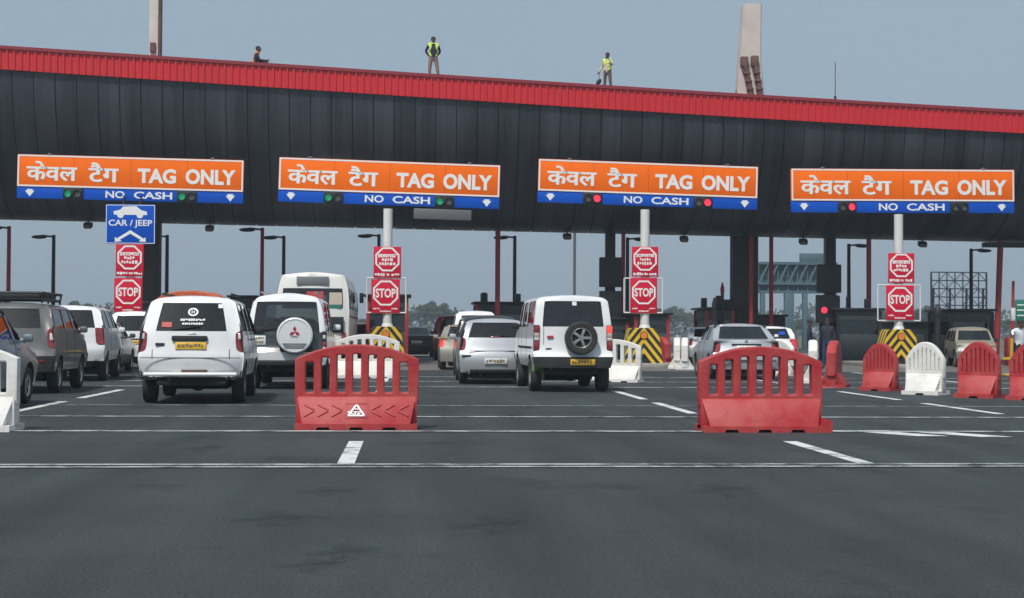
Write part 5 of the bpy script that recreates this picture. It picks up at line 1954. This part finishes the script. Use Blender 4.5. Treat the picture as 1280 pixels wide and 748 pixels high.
for s in (-1, 1):
    for ya in sp['axles']: wheel(t, s * (sp['W'] / 2 - .12), ya, sp['rw'], s)
mirrors(t, sp, SILVER, 2.7, 1.1)
under(t, sp); seats(t, sp, (1.25, 2.05), .42)

# ---- silver saloon
sp = base_spec('sedan', 4.5, 1.77, 1.48, z=[.27, .58, .72, 1.02, 1.40], w=[.95, 1, .99, .945, .76, .66], rb=[.04, -.03, .05, .13], rw=.31, tl=(2,), tlc=(0, 1, 6, 7), sl=.88, sw=.80, bow=.14)
sp['ztop'] = {0: 1.0, 1: 1.04, 2: 1.06, 3: 1.05, 9: .95, 10: .86, 11: .72}
t = place('silver_saloon', 'silver saloon with red tail lights behind the right red barrier', 'car', sp, 934, 474, R(-3.4))
m = shell(sp, SILVER, t)
bv = m['bvh']
plate_on(t, bv, 0, .83, .5, .12, WPLATE, rgv)
on_rear(t, bv, 'boot_trim', 0, .925, (.78, .03, .03), LINING, .008)
mb = MB().cyl((0, 0, 0), (0, -.012, 0), .05, n=16); o = mb.build('round_badge', ALLOY, t); y, a = surf(bv, 0, 1.0); o.location = (0, y - .002, .985)
on_rear(t, bv, 'bumper_strip', 0, .50, (1.5, .03, .035), LINING, .008)
for s in (-1, 1):
    for ya in sp['axles']: wheel(t, s * (sp['W'] / 2 - .12), ya, sp['rw'], s)
mirrors(t, sp, SILVER, 2.95, 1.04)
under(t, sp); seats(t, sp, (1.65, 2.4), .40)
MB().cyl((0, 1.30, 1.45), (0, 1.05, 1.68), .006, n=6).build('aerial', LINING, t)

seams(t, sp, m['bvh'], (2.0, 2.95))
# ---- plainer cars further up the queues
def simple(name, label, kind, paint, px, py, L, W, H, yaw=0.0, Y0=None, plate=WPLATE, dx=0, **kw):
    sp = base_spec(kind, L, W, H, **kw)
    z3 = sp['z'][3]
    if kind == 'sedan': sp['ztop'] = {0: z3 - .03, 1: z3 + .01, 2: z3 + .03, 3: z3 + .02, 9: z3 - .08, 10: z3 - .16, 11: z3 - .3}
    else: sp['ztop'] = HOOD(z3, .08, .15, .28)
    t = place(name, label, 'car' if 'van' not in name else 'van', sp, px, py, yaw, Y0=Y0, dx=dx)
    m = shell(sp, paint, t, 2)
    bv = m['bvh']
    plate_on(t, bv, 0, sp['z'][1] + .14, .5, .12, plate, rgv)
    on_rear(t, bv, 'plate_trim', 0, sp['z'][1] + .24, (.6, .03, .035), LINING, .01)
    for s in (-1, 1):
        for ya in sp['axles']: wheel(t, s * (W / 2 - .12), ya, sp['rw'], s)
    mirrors(t, sp, paint, L * .66, z3 + .02)
    under(t, sp)
    seats(t, sp, (L * .36, L * .54), z3 - .62)
    return t, m, sp
HZ = dict(z=[.27, .58, .74, 1.03, 1.42], w=[.95, 1, .99, .95, .77, .66], rb=[.05, 0, .06, .13], tl=(2,))
VZ = dict(z=[.36, .68, .84, 1.16, 1.58], w=[.95, 1, .99, .96, .82, .72], rb=[.05, 0, .05, .10], tl=(2,), roofrear=.32)
simple('dark_saloon', 'dark grey saloon ahead of the white people carrier in the left queue', 'sedan', mat('charcoal_car_paint', (.085, .085, .085), .3, metal=.3, coat=.7), 105, 470, 4.15, 1.68, 1.47, R(2), Y0=42.1, **{**HZ, 'z': [.27, .58, .74, 1.03, 1.39]})
simple('white_small_van', 'white small van with yellow plate ahead of the dark grey saloon', 'van', WHITE, 166, 460, 3.8, 1.66, 1.80, R(4), Y0=47.0, plate=YPLATE, **{**VZ, 'z': [.40, .70, .84, 1.18, 1.66]})
simple('dark_crossover', 'dark car close in front of the silver hatchback', 'hatch', DARKP, 612, 473, 3.8, 1.74, 1.66, 0, Y0=39.8, **{**VZ, 'z': [.32, .64, .82, 1.12, 1.54]})
t, m, sp = simple('gold_saloon', 'pale gold saloon with lit red tail light ahead of the dark car', 'sedan', GOLD, 583, 462, 4.2, 1.68, 1.46, 0, Y0=47.6, tailm=TAILLIT, **{**HZ, 'z': [.27, .58, .74, 1.03, 1.38]})
simple('white_van', 'white van with tall roof beyond the gold saloon', 'van', WHITE, 595, 450, 4.2, 1.70, 1.98, 0, Y0=54.6, plate=YPLATE, **{**VZ, 'z': [.42, .74, .90, 1.28, 1.82]})
simple('red_van', 'small red van with dark rear window beyond the gold saloon', 'van', REDP, 565, 447, 3.6, 1.50, 1.92, 0, Y0=64, dx=0, **{**VZ, 'z': [.40, .70, .84, 1.16, 1.78]})
simple('black_saloon', 'black saloon furthest away in the middle lane', 'sedan', DARKP, 521, 445, 4.3, 1.70, 1.47, 0, Y0=71, **{**HZ, 'z': [.27, .58, .74, 1.03, 1.39]})
simple('grey_hatchback', 'grey hatchback between the white bus and the second stop post', 'hatch', GREYP, 448, 450, 3.7, 1.62, 1.60, 0, Y0=60.5, **{**VZ, 'z': [.30, .62, .80, 1.10, 1.50]})
simple('silver_far_car', 'small silver car partly hidden left of the silver saloon', 'sedan', SILVER, 889, 448, 4.2, 1.68, 1.46, R(-2), Y0=58, **{**HZ, 'z': [.27, .58, .74, 1.03, 1.38]})
t, m, sp = simple('white_far_car', 'white car with a blue sticker in its window right of the silver saloon', 'hatch', WHITE, 968, 455, 3.8, 1.66, 1.46, R(-3), Y0=50, **{**HZ, 'z': [.27, .58, .74, 1.03, 1.38], 'roofrear': .4})
on_rear(m[2][0], m['bvh'], 'blue_sticker', .30, 1.22, (.2, .004, .12), SBLUE, 0, .003)
on_rear(m[2][0], m['bvh'], 'white_sticker', .10, 1.14, (.12, .004, .09), WDECAL, 0, .003)
# tan van that faces the camera
sp = base_spec('van', 3.4, 1.45, 1.50, **{**VZ, 'z': [.32, .58, .72, 1.0, 1.36]}, front=.16)
sp['ztop'] = HOOD(1.0, .08, .12, .22)
g = P(1221, 440, 54)
t = thing('tan_van', 'tan van facing the camera behind the red arched barrier', 'van', (g.x + .75, 57.4, 0), PI - R(12))
m = shell(sp, TANP, t)
for s in (-1, 1):
    for ya in sp['axles']: wheel(t, s * (sp['W'] / 2 - .12), ya, sp['rw'], s)
mirrors(t, sp, LINING, 2.6, 1.02); under(t, sp); seats(t, sp, (1.3, 2.1), .45)
MB().box((0, 3.40, .66), (.8, .05, .16), .02).build('grille', LINING, t)
MB().box((0, 3.42, .42), (.48, .03, .11), .008).build('number_plate', YPLATE, t)

# ---- white bus
Lb, Wb, Hb = 9.5, 2.40, 3.16
p = P(390, 430, 50.0)
t = thing('bus', 'white bus with a wide rear window ahead of the white jeep', 'bus', (p.x, 50.0, 0), 0, 'vehicles queueing at the toll lanes')
sp = dict(L=Lb, W=Wb, H=Hb, z=[.45, .85, 1.15, 1.95, 2.62], w=[.97, 1, 1, .995, .97, .86], rb=[.04, 0, .02, .05], jr=0, jf=11,
          yl=[0, .2, .45, 1.8, 1.95, 3.4, 3.55, 5.0, 5.15, 6.6, 9.1, 9.5], yr=[.16, .3, .45, 1.8, 1.95, 3.4, 3.55, 5.0, 5.15, 6.6, 9.0, 9.3], wins=(2, 4, 6, 8, 9), axles=(2.3, 7.6), rw=.46,
          sl=.90, sw=.86, bow=.16, fb=(.06, 0, .02, .1), camber=2.4, sglass=GLASSD, glass=GLASSD, edge=.05)
m = shell(sp, CREAM, t)
bv = m['bvh']
on_rear(t, bv, 'destination_panel', 0, 2.86, (1.05, .04, .28), GREYB, .03)
on_rear(t, bv, 'engine_grille', -.35, .98, (.7, .03, .22), LINING, .02)
w_ = on_rear(t, bv, 'lower_window', .55, 1.42, (.95, .03, .52), GLASSD, .06)
on_rear(t, bv, 'lower_window', -.55, 1.42, (.95, .03, .52), GLASSD, .06)
on_rear(m[2][0], bv, 'red_panel', .08, 2.36, (.55, .01, .30), RDECAL, 0, .006)
on_rear(m[2][0], bv, 'pale_panel', .72, 2.28, (.48, .01, .40), mat('pale_panel', (.5, .42, .34), .6), 0, .006)
on_rear(m[2][0], bv, 'green_panel', .72, 2.02, (.4, .01, .10), GREENS, 0, .006)
for s in (-1, 1): on_rear(t, bv, 'tail_light', s * 1.02, 1.0, (.14, .04, .36), TAIL, .015)
plate_on(t, bv, .0, .68, .5, .12, YPLATE, rgv)
for s in (-1, 1):
    for ya in sp['axles']: wheel(t, s * (Wb / 2 - .17), ya, .46, s)
    MB().box((s * 1.32, 9.2, 2.5), (.16, .1, .4), .04).build('mirror', LINING, t)
for s in (-1, 1):
    MB().box((s * 1.205, 4.6, 1.70), (.02, 8.0, .05), .006).build('side_moulding', STEELD, t)
seats(t, sp, (2.0, 3.2, 4.6, 6.0), 1.1)

# ---- small truck under an orange tarpaulin
p = P(234, 430, 40.5)
t = thing('load_truck', 'small truck with an orange tarpaulin load seen over the white van roof', 'truck', (p.x, 40.5, 0), 0, 'vehicles queueing at the toll lanes')
mb = MB()
n = 10
prev = None
for q in range(9):
    yy = q * .33
    ring = []
    for k in range(n + 1):
        u = -1 + 2 * k / n
        ring.append(mb.bm.verts.new((u * .80, yy, 2.27 - .17 * abs(u) ** 2.5 - (.05 if q in (0, 8) else 0) + rgv.uniform(-.025, .025))))
    lo = [mb.bm.verts.new((-.82, yy, 1.86))] + ring + [mb.bm.verts.new((.82, yy, 1.86))]
    if prev:
        for k in range(len(lo) - 1): mb.bm.faces.new((prev[k], prev[k + 1], lo[k + 1], lo[k]))
    else: mb.bm.faces.new(lo)
    prev = lo
mb.bm.faces.new(prev)
mb.build('tarpaulin', ORTARP, t)
MB().box((0, 1.32, 1.25), (1.62, 2.66, 1.26), .03).build('load_bed', PLASTIC, t)
MB().box((0, 3.35, 1.15), (1.55, 1.15, 1.3), .15).build('cab', WHITE, t)
MB().box((0, 2.0, .5), (.8, 3.6, .14), .02).build('chassis', LINING, t)
for s in (-1, 1):
    MB().box((s * .72, -.03, .80), (.16, .05, .12), .015).build('tail_light', TAIL, t)
    for ya in (.8, 3.3): wheel(t, s * .68, ya, .31, s)
pl = MB().box((0, -.06, .70), (.48, .02, .12), .004).build('number_plate', YPLATE, t)

# ================================================================== HAZE
hz = MB().box((20, 425, 29), (1500, 1040, 62)).build('haze', None, sharp=None)
hm = bpy.data.materials.new('haze_air')
hm.use_nodes = True
ht = hm.node_tree
for n_ in list(ht.nodes):
    if n_.type == 'BSDF_PRINCIPLED': ht.nodes.remove(n_)
pv = ht.nodes.new('ShaderNodeVolumePrincipled')
pv.inputs['Color'].default_value = (.80, .90, 1.0, 1)
pv.inputs['Density'].default_value = .0009
pv.inputs['Anisotropy'].default_value = .2
ht.links.new(pv.outputs[0], ht.nodes['Material Output'].inputs['Volume'])
hz.data.materials.append(hm)
tag(hz, 'thin grey blue haze over the plaza', 'haze', kind='stuff')
